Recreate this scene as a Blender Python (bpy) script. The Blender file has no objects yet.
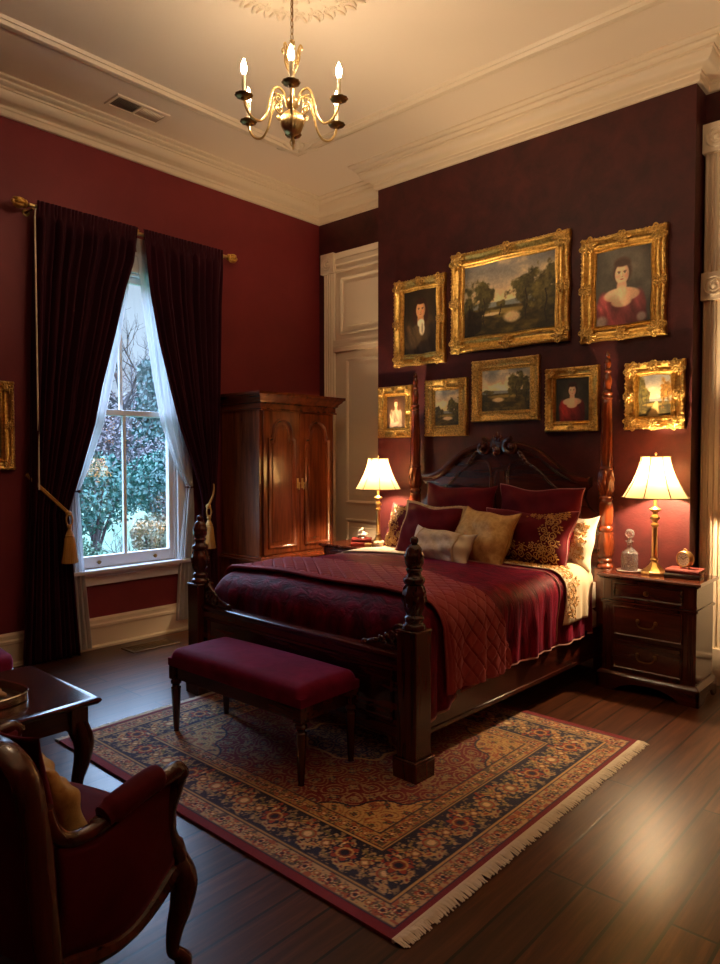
import bpy, math, random
import numpy as np
from mathutils import Vector, Matrix
random.seed(7); RNG = np.random.default_rng(11)
PI = math.pi
SC = bpy.context.scene
COL = SC.collection
def sr(r, g, b, a=1.0):
    f = lambda c: (c/255/12.92) if c/255 <= .04045 else ((c/255+.055)/1.055)**2.4
    return (f(r), f(g), f(b), a)
# ------------------------------------------------------------ mesh builder
class MB:
    def __init__(s): s.v = []; s.f = []
    def add(s, vs, fs):
        b = len(s.v); s.v.extend([tuple(p) for p in vs]); s.f.extend([tuple(b+i for i in f) for f in fs]); return s
    def mark(s): return len(s.v)
    def xf(s, M, start=0):
        for i in range(start, len(s.v)): s.v[i] = tuple(M @ Vector(s.v[i]))
        return s
    def box(s, x0, x1, y0, y1, z0, z1):
        return s.add([(x0,y0,z0),(x1,y0,z0),(x1,y1,z0),(x0,y1,z0),(x0,y0,z1),(x1,y0,z1),(x1,y1,z1),(x0,y1,z1)],
                     [(0,3,2,1),(4,5,6,7),(0,1,5,4),(1,2,6,5),(2,3,7,6),(3,0,4,7)])
    def taper(s, x0, x1, y0, y1, z0, z1, k):
        cx, cy = (x0+x1)/2, (y0+y1)/2; h = lambda a, c: c+(a-c)*k
        return s.add([(h(x0,cx),h(y0,cy),z0),(h(x1,cx),h(y0,cy),z0),(h(x1,cx),h(y1,cy),z0),(h(x0,cx),h(y1,cy),z0),
                      (x0,y0,z1),(x1,y0,z1),(x1,y1,z1),(x0,y1,z1)], [(0,3,2,1),(4,5,6,7),(0,1,5,4),(1,2,6,5),(2,3,7,6),(3,0,4,7)])
    def lathe(s, prof, c=(0,0,0), seg=24, fn=None):
        vs = []; n = len(prof)
        for (r, z) in prof:
            for k in range(seg):
                t = 2*PI*k/seg; m = fn(t, z) if fn else 1.0
                vs.append((c[0]+r*m*math.cos(t), c[1]+r*m*math.sin(t), c[2]+z))
        fs = [(i*seg+k, i*seg+(k+1) % seg, (i+1)*seg+(k+1) % seg, (i+1)*seg+k) for i in range(n-1) for k in range(seg)]
        fs.append(tuple(reversed(range(seg)))); fs.append(tuple((n-1)*seg+k for k in range(seg)))
        return s.add(vs, fs)
    def tube(s, pts, r, seg=8, closed=False):
        pts = [Vector(p) for p in pts]; n = len(pts)
        rs = r if isinstance(r, (list, tuple)) else [r]*n
        vs = []; up = None
        for i, p in enumerate(pts):
            a = pts[(i-1) % n] if (closed or i > 0) else p
            b = pts[(i+1) % n] if (closed or i < n-1) else p
            t = (b-a)
            if t.length < 1e-9: t = Vector((0,0,1))
            t.normalize()
            if up is None:
                up = Vector((0,0,1)) if abs(t.z) < .9 else Vector((1,0,0))
            up = up - t*up.dot(t)
            if up.length < 1e-6: up = t.orthogonal()
            up.normalize(); sd = t.cross(up)
            for k in range(seg):
                q = 2*PI*k/seg; vs.append(p + (up*math.cos(q)+sd*math.sin(q))*rs[i])
        fs = [(i*seg+k, i*seg+(k+1) % seg, ((i+1) % n)*seg+(k+1) % seg, ((i+1) % n)*seg+k) for i in range(n if closed else n-1) for k in range(seg)]
        if not closed:
            fs.append(tuple(reversed(range(seg)))); fs.append(tuple((n-1)*seg+k for k in range(seg)))
        return s.add(vs, fs)
    def grid(s, nu, nv, fn, cu=False, cv=False):
        vs = [fn(i/(nu if cu else nu-1), j/(nv if cv else nv-1)) for j in range(nv) for i in range(nu)]
        fs = []
        for j in range(nv if cv else nv-1):
            for i in range(nu if cu else nu-1):
                i2 = (i+1) % nu; j2 = (j+1) % nv
                fs.append((j*nu+i, j*nu+i2, j2*nu+i2, j2*nu+i))
        return s.add(vs, fs)
    def ball(s, c, r, nu=12, nv=8, M=None):
        r = (r, r, r) if not isinstance(r, (tuple, list)) else r
        vs = []; fs = []
        for j in range(1, nv):
            a = PI*j/nv
            for i in range(nu):
                t = 2*PI*i/nu; vs.append(Vector((r[0]*math.sin(a)*math.cos(t), r[1]*math.sin(a)*math.sin(t), r[2]*math.cos(a))))
        vs.append(Vector((0,0,r[2]))); vs.append(Vector((0,0,-r[2])))
        for j in range(nv-2):
            for i in range(nu): fs.append((j*nu+i, (j+1)*nu+i, (j+1)*nu+(i+1) % nu, j*nu+(i+1) % nu))
        T, B = len(vs)-2, len(vs)-1
        for i in range(nu): fs.append((T, i, (i+1) % nu)); fs.append((B, (nv-2)*nu+(i+1) % nu, (nv-2)*nu+i))
        if M is not None: vs = [M @ v for v in vs]
        return s.add([v+Vector(c) for v in vs], fs)
    def prism(s, pts, fmap, d0, d1):
        n = len(pts); vs = [fmap(u, w, d0) for u, w in pts]+[fmap(u, w, d1) for u, w in pts]
        return s.add(vs, [tuple(range(n)), tuple(reversed(range(n, 2*n)))]+[(i, (i+1) % n, n+(i+1) % n, n+i) for i in range(n)])
    def sweep(s, path, prof, fmap, closed=False, side=1):
        n = len(path); P = [Vector(p) for p in path]; rings = []; m = len(prof)
        for i in range(n):
            ns = []
            if closed or i > 0:
                d = (P[i]-P[(i-1) % n]).normalized(); ns.append(Vector((-d.y, d.x)))
            if closed or i < n-1:
                d = (P[(i+1) % n]-P[i]).normalized(); ns.append(Vector((-d.y, d.x)))
            q = ns[0] if len(ns) == 1 else (ns[0]+ns[1])/max(.2, 1+ns[0].dot(ns[1]))
            rings.append([fmap(P[i].x+q.x*o*side, P[i].y+q.y*o*side, h) for (o, h) in prof])
        vs = [p for r in rings for p in r]
        fs = [(i*m+k, i*m+k+1, ((i+1) % n)*m+k+1, ((i+1) % n)*m+k) for i in range(n if closed else n-1) for k in range(m-1)]
        if not closed: fs += [tuple(range(m)), tuple((n-1)*m+k for k in reversed(range(m)))]
        return s.add(vs, fs)
    def build(s, name, mat, parent=None, bevel=0, smooth=True, angle=40, loc=None, rot=None, solid=0, sub=0, kind=None, fix=True):
        me = bpy.data.meshes.new(name)
        me.from_pydata([tuple(p) for p in s.v], [], s.f); me.validate()
        if fix:
            import bmesh
            b = bmesh.new(); b.from_mesh(me); bmesh.ops.recalc_face_normals(b, faces=b.faces); b.to_mesh(me); b.free()
        if smooth:
            me.shade_smooth(); me.set_sharp_from_angle(angle=math.radians(angle))
        o = bpy.data.objects.new(name, me); COL.objects.link(o)
        if mat is not None: me.materials.append(mat)
        if parent is not None: o.parent = parent
        if loc is not None: o.location = loc
        if rot is not None: o.rotation_euler = rot
        if solid:
            m = o.modifiers.new('thickness', 'SOLIDIFY'); m.thickness = solid; m.offset = 0
        if bevel:
            m = o.modifiers.new('bevel', 'BEVEL'); m.width = bevel; m.segments = 2; m.limit_method = 'ANGLE'; m.angle_limit = math.radians(50); m.harden_normals = False
        if sub:
            m = o.modifiers.new('sub', 'SUBSURF'); m.levels = sub; m.render_levels = sub
        if kind: o['kind'] = kind
        return o
def thing(name, label, cat, loc=(0,0,0), rz=0.0, group=None):
    o = bpy.data.objects.new(name, None); o.empty_display_size = .05; COL.objects.link(o)
    o.location = loc; o.rotation_euler = (0,0,rz); return tag(o, label, cat, group)
def tag(o, label, cat, group=None):
    o['label'] = label; o['category'] = cat
    if group: o['group'] = group
    return o
def struct(o): o['kind'] = 'structure'; return o
def kids(o): return [c for c in bpy.data.objects if c.parent == o]
def dup(root, loc, rz, label, group=None, parent=None):
    c = root.copy(); COL.objects.link(c)
    if parent is None:
        c.location = loc; c.rotation_euler = (0,0,rz); c['label'] = label
        if group: c['group'] = group
    else: c.parent = parent
    for ch in kids(root): dup(ch, None, 0, None, parent=c)
    return c
def smooth_path(pts, n=8, closed=False):
    P = [Vector(p) for p in pts]; out = []; m = len(P)
    for i in range(m if closed else m-1):
        g = lambda k: P[k % m] if closed else P[max(0, min(m-1, k))]
        a, b, c, d = g(i-1), g(i), g(i+1), g(i+2)
        for k in range(n):
            t = k/n; out.append(.5*((2*b)+(c-a)*t+(2*a-5*b+4*c-d)*t*t+(3*b-a-3*c+d)*t**3))
    if not closed: out.append(P[-1])
    return out
def smooth_prof(pts, n=5): return [(p.x, p.y) for p in smooth_path([(a, b, 0) for a, b in pts], n)]
def spiral(c, r0, r1, turns, a0, M=None, n=26):
    out = []
    for k in range(n+1):
        t = k/n; r = r0+(r1-r0)*t; a = a0+turns*2*PI*t
        p = Vector((r*math.cos(a), r*math.sin(a), 0))
        if M is not None: p = M @ p
        out.append(p+Vector(c))
    return out
XZ = lambda u, w, h: (u, h, w)          # plane facing -y: u=x, w=z
XY = lambda u, w, h: (u, w, h)
YZ = lambda u, w, h: (h, u, w)
# ------------------------------------------------------------ materials
class NT:
    def __init__(s, name):
        s.m = bpy.data.materials.new(name); s.m.use_nodes = True; s.t = s.m.node_tree; s.b = s.t.nodes['Principled BSDF']; s.out = s.t.nodes['Material Output']
    def n(s, ty, **kw):
        x = s.t.nodes.new(ty)
        for k, v in kw.items():
            if k in x.inputs: x.inputs[k].default_value = v
            else: setattr(x, k, v)
        return x
    def l(s, a, ao, b, bi): s.t.links.new(a.outputs[ao], b.inputs[bi]); return s
    def coord(s, scale=(1,1,1), kind='Object', rot=(0,0,0)):
        t = s.n('ShaderNodeTexCoord'); m = s.n('ShaderNodeMapping'); m.inputs['Scale'].default_value = scale; m.inputs['Rotation'].default_value = rot
        s.l(t, kind, m, 'Vector'); return m
    def noise(s, co, scale, detail=4, rough=.5, dist=0):
        x = s.n('ShaderNodeTexNoise', Scale=scale, Detail=detail, Roughness=rough, Distortion=dist)
        if co: s.l(co, 'Vector', x, 'Vector')
        return x
    def ramp(s, src, so, stops):
        r = s.n('ShaderNodeValToRGB'); e = r.color_ramp.elements
        while len(e) < len(stops): e.new(.5)
        for k, (p, c) in enumerate(stops): e[k].position = p; e[k].color = c
        s.l(src, so, r, 'Fac'); return r
    def bump(s, src, so, strength, dist=.01):
        b = s.n('ShaderNodeBump', Strength=strength, Distance=dist); s.l(src, so, b, 'Height'); s.l(b, 'Normal', s.b, 'Normal'); return b
    def p(s, **kw):
        al = dict(color='Base Color', rough='Roughness', metal='Metallic', sheen='Sheen Weight', srough='Sheen Roughness', stint='Sheen Tint', coat='Coat Weight', crough='Coat Roughness',
                  trans='Transmission Weight', ior='IOR', spec='Specular IOR Level', ec='Emission Color', es='Emission Strength', alpha='Alpha', subw='Subsurface Weight')
        for k, v in kw.items(): s.b.inputs[al[k]].default_value = v
        return s
def plain(name, color, rough=.5, metal=0, bump=None, var=None, **kw):
    t = NT(name); t.p(color=color, rough=rough, metal=metal, **kw)
    co = t.coord()
    if var:
        nz = t.noise(co, var[0], 5, .6); k = var[1]
        r = t.ramp(nz, 'Fac', [(.3, tuple(c*(1-k) for c in color[:3])+(1,)), (.7, tuple(min(1, c*(1+k)) for c in color[:3])+(1,))])
        t.l(r, 'Color', t.b, 'Base Color')
    if bump:
        nz = t.noise(co, bump[0], 4, .6); t.bump(nz, 'Fac', bump[1], bump[2] if len(bump) > 2 else .004)
    return t.m
def wood(name, c1, c2, axis='z', rough=.28, coat=.35, scale=1.0, fig=.5):
    t = NT(name); t.p(rough=rough, coat=coat, crough=.12)
    sc = {'x': (1.2, 14, 14), 'y': (14, 1.2, 14), 'z': (14, 14, 1.2)}[axis]
    co = t.coord(tuple(v*scale for v in sc)); nz = t.noise(co, 2.0, 6, .62, fig)
    co2 = t.coord(tuple(v*scale*.25 for v in sc)); n2 = t.noise(co2, 2.2, 3, .5, 1.2)
    mx = t.n('ShaderNodeMath', operation='ADD'); t.l(nz, 'Fac', mx, 0); t.l(n2, 'Fac', mx, 1)
    ml = t.n('ShaderNodeMath', operation='MULTIPLY'); ml.inputs[1].default_value = .5; t.l(mx, 'Value', ml, 0)
    r = t.ramp(ml, 'Value', [(.36, c1), (.52, tuple((a+b)/2 for a, b in zip(c1, c2))), (.66, c2)]); t.l(r, 'Color', t.b, 'Base Color')
    t.bump(nz, 'Fac', .08, .002); return t.m
def velvet(name, c, tint, sheen=.7, rough=.75, crush=.25, scale=5.0):
    t = NT(name); t.p(rough=rough, sheen=sheen, srough=.3, stint=tint, spec=.15)
    co = t.coord(); nz = t.noise(co, scale, 4, .6, .6)
    r = t.ramp(nz, 'Fac', [(.32, tuple(v*(1-crush) for v in c[:3])+(1,)), (.68, tuple(v*(1+crush) for v in c[:3])+(1,))]); t.l(r, 'Color', t.b, 'Base Color')
    n2 = t.noise(co, scale*3, 3, .5); t.bump(n2, 'Fac', .12, .01); return t.m
def vcol(name, rough=.6, metal=0, coat=0, bump=None, **kw):
    t = NT(name); t.p(rough=rough, metal=metal, coat=coat, **kw); a = t.n('ShaderNodeVertexColor'); a.layer_name = 'Col'; t.l(a, 'Color', t.b, 'Base Color')
    if bump: nz = t.noise(t.coord(), bump[0], 4, .6); t.bump(nz, 'Fac', bump[1], .003)
    return t.m
def setcol(o, arr):           # arr (nverts,3) linear
    a = o.data.color_attributes.new('Col', 'FLOAT_COLOR', 'POINT')
    c = np.ones((len(o.data.vertices), 4), np.float32); c[:, :3] = arr; a.data.foreach_set('color', c.ravel())
def lin(a):
    a = np.asarray(a, float)/255; return np.where(a <= .04045, a/12.92, ((a+.055)/1.055)**2.4)
def vnoise(x, y, seed=0):     # smooth value noise on arrays
    r = np.random.default_rng(seed).random((64, 64)); xi = np.floor(x).astype(int); yi = np.floor(y).astype(int); fx = x-xi; fy = y-yi
    fx = fx*fx*(3-2*fx); fy = fy*fy*(3-2*fy); g = lambda i, j: r[i % 64, j % 64]
    return (g(xi, yi)*(1-fx)+g(xi+1, yi)*fx)*(1-fy)+(g(xi, yi+1)*(1-fx)+g(xi+1, yi+1)*fx)*fy
def fbm(x, y, seed=0, o=5):
    v = 0; a = .5; t = 0
    for k in range(o): v = v+a*vnoise(x*2**k+k*7.3, y*2**k+k*3.1, seed+k); t += a; a *= .5
    return v/t
def sstep(a, b, x): t = np.clip((x-a)/(b-a), 0, 1); return t*t*(3-2*t)

BURG = sr(104, 22, 30)
def wallmat(name, c1, c2, sc, bs, rough=.55):
    t = NT(name); t.p(rough=rough, spec=.35)
    co = t.coord(); nz = t.noise(co, sc, 6, .65, .4); r = t.ramp(nz, 'Fac', [(.3, c1), (.7, c2)]); t.l(r, 'Color', t.b, 'Base Color')
    n2 = t.noise(co, 55, 5, .6); t.bump(n2, 'Fac', bs, .006); return t.m
M = {}
M['wall'] = wallmat('burgundy_paint', sr(116, 38, 43), sr(128, 43, 47), 2.2, .10)
M['chim'] = wallmat('mottled_burgundy_plaster', sr(58, 22, 24), sr(84, 32, 32), 5.5, .35)
M['ceil'] = plain('warm_cream_plaster', sr(238, 220, 196), .7, bump=(30, .05))
M['trim'] = plain('cream_trim_paint', sr(232, 214, 186), .4, bump=(20, .03))
M['white'] = plain('white_sash_paint', sr(226, 226, 226), .35)
M['arm'] = wood('red_mahogany', sr(76, 31, 15), sr(140, 70, 36), 'z', .27, .5)
M['armx'] = wood('red_mahogany_rail', sr(76, 31, 15), sr(130, 62, 32), 'x', .27, .5)
M['dk'] = wood('dark_mahogany', sr(48, 18, 12), sr(98, 40, 25), 'z', .26, .45)
M['dkx'] = wood('dark_mahogany_rail', sr(48, 18, 12), sr(98, 40, 25), 'x', .26, .45)
M['dky'] = wood('dark_mahogany_long', sr(48, 18, 12), sr(98, 40, 25), 'y', .26, .45)
M['post'] = wood('polished_mahogany_post', sr(70, 26, 12), sr(128, 56, 24), 'z', .22, .6)
M['table'] = wood('table_mahogany', sr(52, 22, 15), sr(98, 46, 28), 'y', .2, .6)
def goldm(name, c1, c2, rough, bs, sc):
    t = NT(name); t.p(rough=rough, metal=1.0); co = t.coord(); nz = t.noise(co, sc, 6, .7, .3)
    r = t.ramp(nz, 'Fac', [(.3, c1), (.6, c2)]); t.l(r, 'Color', t.b, 'Base Color')
    if bs: t.bump(nz, 'Fac', bs, .006)
    return t.m
M['gold'] = goldm('antique_gilt', sr(180, 128, 54), sr(246, 204, 114), .34, .5, 45)
M['gilt2'] = goldm('carved_gilt', sr(130, 86, 34), sr(248, 206, 120), .36, .9, 80)
M['brass'] = goldm('polished_brass', sr(200, 166, 104), sr(222, 192, 134), .34, 0, 8)
M['dbrass'] = goldm('aged_brass', sr(110, 82, 46), sr(150, 116, 66), .35, .1, 20)
M['silver'] = goldm('tray_silver', sr(190, 180, 160), sr(214, 204, 186), .22, 0, 8)
M['vel'] = velvet('burgundy_velvet', sr(134, 8, 38), (1, .22, .42, 1), .55)
def crushed(name, c1, c2, tint, sheen):
    t = NT(name); t.p(rough=.55, sheen=sheen, srough=.3, stint=tint, spec=.12); co = t.coord((7, 16, 3)); nz = t.noise(co, 1.4, 5, .62, 1.1)
    r = t.ramp(nz, 'Fac', [(.34, c1), (.52, tuple((a+b)/2 for a, b in zip(c1, c2))), (.68, c2)]); t.l(r, 'Color', t.b, 'Base Color'); t.bump(nz, 'Fac', .5, .02); return t.m
M['vel'] = crushed('crushed_burgundy_velvet', sr(58, 3, 18), sr(146, 12, 44), (1, .22, .42, 1), .32)
M['velbench'] = velvet('plum_red_velvet', sr(122, 14, 56), (.9, .3, .65, 1), .6, scale=7)
M['velpil'] = velvet('ruby_velvet', sr(88, 5, 19), (.95, .2, .32, 1), .28)
M['velchair'] = velvet('chair_velvet', sr(92, 14, 26), (.9, .3, .4, 1), .35)
M['drape'] = velvet('drape_velvet', sr(50, 9, 22), (.6, .2, .4, 1), .22, crush=.2, scale=2.5)
M['quilt'] = velvet('quilt_satin', sr(168, 74, 76), (.95, .55, .65, 1), .6, rough=.55, crush=.12)
M['linen'] = plain('cream_linen', sr(226, 204, 164), .8, bump=(160, .15), sheen=.2)
M['ivory'] = plain('ivory_sheet', sr(228, 212, 184), .75, bump=(120, .1), sheen=.2)
M['gthread'] = plain('gold_thread', sr(190, 142, 74), .5, .3, bump=(200, .3))
M['fringe'] = plain('cream_fringe', sr(206, 178, 134), .9, bump=(150, .5))
M['tassel'] = plain('gold_silk', sr(198, 146, 62), .55, bump=(150, .4), sheen=.3)
M['pipe'] = plain('rose_piping', sr(176, 120, 112), .6)
M['dark'] = plain('black_gap', sr(14, 9, 8), .8)
BULB, CBULB, SKY, EXPO = 1900.0, 185.0, 0.95, 0.85
FILL_SPOT = 62.0  # energy of the added ceiling fill light
# ============================================================ ROOM SHELL
XL, YB, YC, YR, XCL, XCR, XR, YF, ZC = -5.2, 5.144, 4.82, 5.02, -4.12, -1.44, 1.3, -1.4, 4.1
def floor_mat():
    t = NT('dark_walnut_planks'); t.p(spec=.5, coat=0)
    co = t.coord((1,1,1), 'Object', (0,0,PI/2))
    br = t.n('ShaderNodeTexBrick'); br.offset = .37; br.offset_frequency = 3
    for k, v in (('Scale', 1), ('Mortar Size', .006), ('Mortar Smooth', .2), ('Bias', 0), ('Brick Width', 2.3), ('Row Height', .145), ('Color1', (0,0,0,1)), ('Color2', (1,1,1,1)), ('Mortar', (.5,.5,.5,1))): br.inputs[k].default_value = v
    t.l(co, 'Vector', br, 'Vector')
    cg = t.coord((26, 1.6, 1)); off = t.n('ShaderNodeVectorMath', operation='ADD'); mul = t.n('ShaderNodeVectorMath', operation='SCALE'); mul.inputs['Scale'].default_value = 9.0
    t.l(br, 'Color', mul, 0); t.l(cg, 'Vector', off, 0); t.l(mul, 'Vector', off, 1)
    nz = t.noise(None, 1.5, 5, .6, .5); t.l(off, 'Vector', nz, 'Vector')
    g = t.ramp(nz, 'Fac', [(.32, sr(58, 29, 16)), (.52, sr(84, 46, 25)), (.70, sr(108, 64, 37))])
    tone = t.n('ShaderNodeMix', data_type='RGBA', blend_type='MULTIPLY'); tone.inputs[0].default_value = 1
    tr = t.ramp(br, 'Color', [(0, (.5,.48,.46,1)), (1, (1.25,1.2,1.15,1))]); t.l(g, 'Color', tone, 6); t.l(tr, 'Color', tone, 7)
    gap = t.n('ShaderNodeMix', data_type='RGBA'); t.l(br, 'Fac', gap, 0); t.l(tone, 2, gap, 6); gap.inputs[7].default_value = sr(14, 7, 4); t.l(gap, 2, t.b, 'Base Color')
    big = t.noise(t.coord(), 1.6, 2, .5); rr = t.ramp(big, 'Fac', [(0, (.282,)*3+(1,)), (1, (.36,)*3+(1,))]); t.l(rr, 'Color', t.b, 'Roughness')
    h = t.n('ShaderNodeMath', operation='SUBTRACT'); sc = t.n('ShaderNodeMath', operation='MULTIPLY'); sc.inputs[1].default_value = .25; t.l(nz, 'Fac', sc, 0); t.l(sc, 'Value', h, 0); t.l(br, 'Fac', h, 1)
    t.bump(h, 'Value', .15, .003); return t.m
M['floor'] = floor_mat()
struct(MB().box(XL-.2, XR, YF, YB+.2, -.15, 0).build('floor', M['floor'], smooth=False))
struct(MB().box(XL-.2, XR, YF, YB+.2, ZC, ZC+.15).build('ceiling', M['ceil'], smooth=False))
WY0, WY1, WZ0, WZ1 = 2.471, 3.405, .628, 3.0
w = MB(); w.box(XL-.13, XL, YF, WY0, 0, ZC); w.box(XL-.13, XL, WY1, YB+.2, 0, ZC); w.box(XL-.13, XL, WY0, WY1, 0, WZ0); w.box(XL-.13, XL, WY0, WY1, WZ1, ZC)
struct(w.build('wall_left', M['wall'], smooth=False))
struct(MB().box(XL, XCL+.05, YB, YB+.2, 0, ZC).build('wall_back', M['chim'], smooth=False))
struct(MB().box(XCL, XCR, YC, YB+.2, 0, ZC).build('wall_chimney', M['chim'], smooth=False))
struct(MB().box(XCR, XR, YR, YB+.2, 0, ZC).build('wall_alcove', M['chim'], smooth=False))
struct(MB().box(XR, XR+.2, YF, YB+.2, 0, ZC).build('wall_right', M['wall'], smooth=False))
struct(MB().box(XL-.2, XR+.2, YF-.2, YF, 0, ZC).build('wall_front', M['wall'], smooth=False))
PATH = [(XL,YF),(XL,YB),(XCL,YB),(XCL,YC),(XCR,YC),(XCR,YR),(XR,YR),(XR,YF)]
cr = [(0,3.895),(.022,3.895),(.028,3.905),(.028,3.935),(.036,3.942),(.036,3.958),(.05,3.966)]
cr += [(.05+.075*math.sin(a), 3.966+.062*(1-math.cos(a))) for a in [PI/2*k/6 for k in range(1, 7)]]
cr += [(.135,4.030),(.135,4.044),(.15,4.048),(.165,4.062),(.165,4.074),(.185,4.080),(.195,4.088),(.195,4.1),(0,4.1)]
struct(MB().sweep(PATH, cr, XY, True, -1).build('trim_1', M['trim'], angle=30))
bbp = [(0,0),(.045,0),(.045,.018),(.030,.03),(.028,.16),(.036,.166),(.036,.186),(.024,.196),(.02,.222),(.008,.236),(0,.24)]
def baseboard(name, pts): struct(MB().sweep(pts, bbp, XY, False, -1).build(name, M['trim'], angle=30))
baseboard('baseboard_left', [(XL,YF),(XL,YB)])
baseboard('baseboard_chimney', [(XCL,YC),(XCR,YC),(XCR,YR-.07)])
baseboard('baseboard_alcove', [(-1.25,YR),(XR,YR),(XR,YF)])
# ceiling border moulding and corner leaves, medallion
fr = [(0,4.1),(0,4.088),(.012,4.08),(.024,4.088),(.034,4.088),(.045,4.068),(.06,4.064),(.075,4.068),(.086,4.088),(.096,4.088),(.108,4.082),(.118,4.1)]
FX0, FX1, FY0, FY1 = -4.47, -.55, .9, 4.17
struct(MB().sweep([(FX0,FY0),(FX1,FY0),(FX1,FY1),(FX0,FY1)], fr, XY, True, 1).build('trim_2', M['trim'], angle=30))
cl = MB()
for k in range(9):
    a = -PI/4+(k-4)*.36; L = .17 if k % 2 == 0 else .13
    Mx = Matrix.Rotation(a, 3, 'Z'); cl.ball(Vector((FX0+.09,FY1-.09,4.09))+Mx @ Vector((L*.55,0,0)), (L*.5,.028,.022), 10, 6, Mx)
for sx in (0, 1):
    for k in range(4):
        p = (FX0+.2+.07*k, FY1-.06, 4.085) if sx else (FX0+.06, FY1-.2-.07*k, 4.085)
        cl.ball(p, (.04,.022,.016) if sx else (.022,.04,.016), 10, 6)
struct(cl.build('trim_3', M['trim']))
md = MB(); MC = (-2.79, 2.58)
md.lathe([(0.001,4.02),(.06,4.02),(.07,4.035),(.10,4.05),(.12,4.06),(.15,4.062),(.17,4.05),(.19,4.05),(.21,4.068),(.27,4.078),(.30,4.07),(.33,4.07),(.345,4.086),(.40,4.09),(.41,4.1)], (*MC,0), 64)
for k in range(72):
    a = 2*PI*k/72; Mx = Matrix.Rotation(a, 3, 'Z'); r = .425 if k % 2 else .44
    md.ball(Vector((*MC,4.092))+Mx @ Vector((r,0,0)), (.038,.011,.010), 8, 5, Mx @ Matrix.Rotation(.35 if k % 2 else -.35, 3, 'Z'))
for k in range(24):
    a = 2*PI*k/24; Mx = Matrix.Rotation(a, 3, 'Z')
    for sg in (-1, 1): md.tube([Vector((*MC,4.088))+Mx @ (Vector((.375,sg*.018,0))+q) for q in spiral((0,0,0), .026, .006, 1.2*sg, 0, None, 12)], .006, 5)
    md.ball(Vector((*MC,4.078))+Mx @ Vector((.245,0,0)), (.034,.012,.012), 8, 6, Mx)
    md.ball(Vector((*MC,4.072))+Mx @ Vector((.315,0,0)), (.016,.010,.010), 8, 5, Mx)
struct(md.build('trim_4', M['trim']))
# ---- door with transom panel in the left alcove
def rosette(mb, cx, y, cz, s):
    mb.box(cx-s, cx+s, y-.03, YB+.02 if y > 5 else YR+.01, cz-s*1.12, cz+s*1.12)
    def ring(r, w): mb.tube([(cx+r*math.cos(2*PI*k/20), y-.03, cz+r*math.sin(2*PI*k/20)) for k in range(20)], w, 6, True)
    ring(s*.72, s*.1); ring(s*.42, s*.1); mb.ball((cx, y-.03, cz), (s*.24, s*.2, s*.24), 10, 6)
def casing(mb, x0, x1, y, yb, z0, z1):
    n = 4; W = x1-x0; pts = [(x0, yb), (x0, y+.008), (x0+.008, y)]
    for k in range(n):
        c = x0+W*(k+.5+.25)/(n+.5); h = W/(n+.5)*.33
        pts += [(c-h, y), (c-h*.6, y+.010), (c+h*.6, y+.010), (c+h, y)]
    pts += [(x1-.008, y), (x1, y+.008), (x1, yb)]
    mb.prism(pts, XY, z0, z1)
dm = MB()
casing(dm, -5.095, -4.945, 5.10, YB, 0, 3.36); rosette(dm, -5.02, 5.10, 3.46, .088)
dm.sweep([(-4.94,3.36),(-4.0,3.36)], [(0,YB),(0,5.10),(.02,5.095),(.04,5.105),(.07,5.105),(.08,5.095),(.12,5.095),(.13,5.105),(.15,5.09),(.185,5.08),(.185,YB)], lambda u, w, h: (u, h, w), False, 1)
struct(dm.build('trim_5', M['trim'], angle=30))
def panelled(mb, x0, x1, z0, z1, y, panels):
    mb.box(x0, x1, y, y+.05, z0, z1)
    for (a, b, c, d) in panels:
        rect = [(a,c),(b,c),(b,d),(a,d)]
        mb.sweep(rect, [(-.03,y+.001),(-.028,y-.014),(-.015,y-.02),(0,y-.012),(.006,y+.002)], lambda u, w, h: (u, h, w), True, 1)
        mb.box(a+.05, b-.05, y-.012, y+.01, c+.05, d-.05)
dd = MB(); panelled(dd, -4.94, -4.06, 0, 2.56, 5.115, [(-4.76,-4.14,1.07,2.46),(-4.76,-4.14,.2,.86)])
door = struct(dd.build('door_1', M['trim'], bevel=.003, angle=30))
d2 = MB(); panelled(d2, -4.94, -4.06, 2.68, 3.36, 5.115, [(-4.84,-4.13,2.76,3.28)]); d2.box(-4.94, -4.06, 5.085, YB, 2.56, 2.68); d2.box(-4.94, -4.06, 5.07, YB, 2.60, 2.625)
struct(d2.build('trim_6', M['trim'], bevel=.003, angle=30))
# ---- fluted casing right of the chimney breast
pm = MB(); casing(pm, -1.425, -1.275, 4.965, YR, .2, 3.50); rosette(pm, -1.35, 4.965, 3.575, .083); rosette(pm, -1.35, 4.965, 2.62, .08); pm.box(-1.43, -1.27, 4.95, YR, 0, .24)
pm.box(-1.275, -.2, 4.99, YR, .2, 3.5)
struct(pm.build('trim_7', M['trim'], angle=30))
# ---- window
def glass_mat():
    t = NT('window_glass'); t.t.nodes.remove(t.b)
    tr = t.n('ShaderNodeBsdfTransparent'); gl = t.n('ShaderNodeBsdfGlossy'); gl.inputs['Roughness'].default_value = .0; f = t.n('ShaderNodeFresnel', IOR=2.4); mx = t.n('ShaderNodeMixShader')
    tr.inputs['Color'].default_value = (.96,.98,1,1); t.l(f, 'Fac', mx, 0); t.l(tr, 'BSDF', mx, 1); t.l(gl, 'BSDF', mx, 2); t.l(mx, 'Shader', t.out, 'Surface'); return t.m
M['wglass'] = glass_mat()
wf = MB()      # jamb, casing, header, apron
for (a, b) in ((WY0-.10, WY0), (WY1, WY1+.10)): wf.box(XL-.001, XL+.028, a, b, WZ0-.04, WZ1+.10)
wf.box(XL-.001, XL+.03, WY0-.10, WY1+.10, WZ1, WZ1+.13); wf.box(XL, XL+.05, WY0-.12, WY1+.12, WZ1+.13, WZ1+.16)
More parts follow.
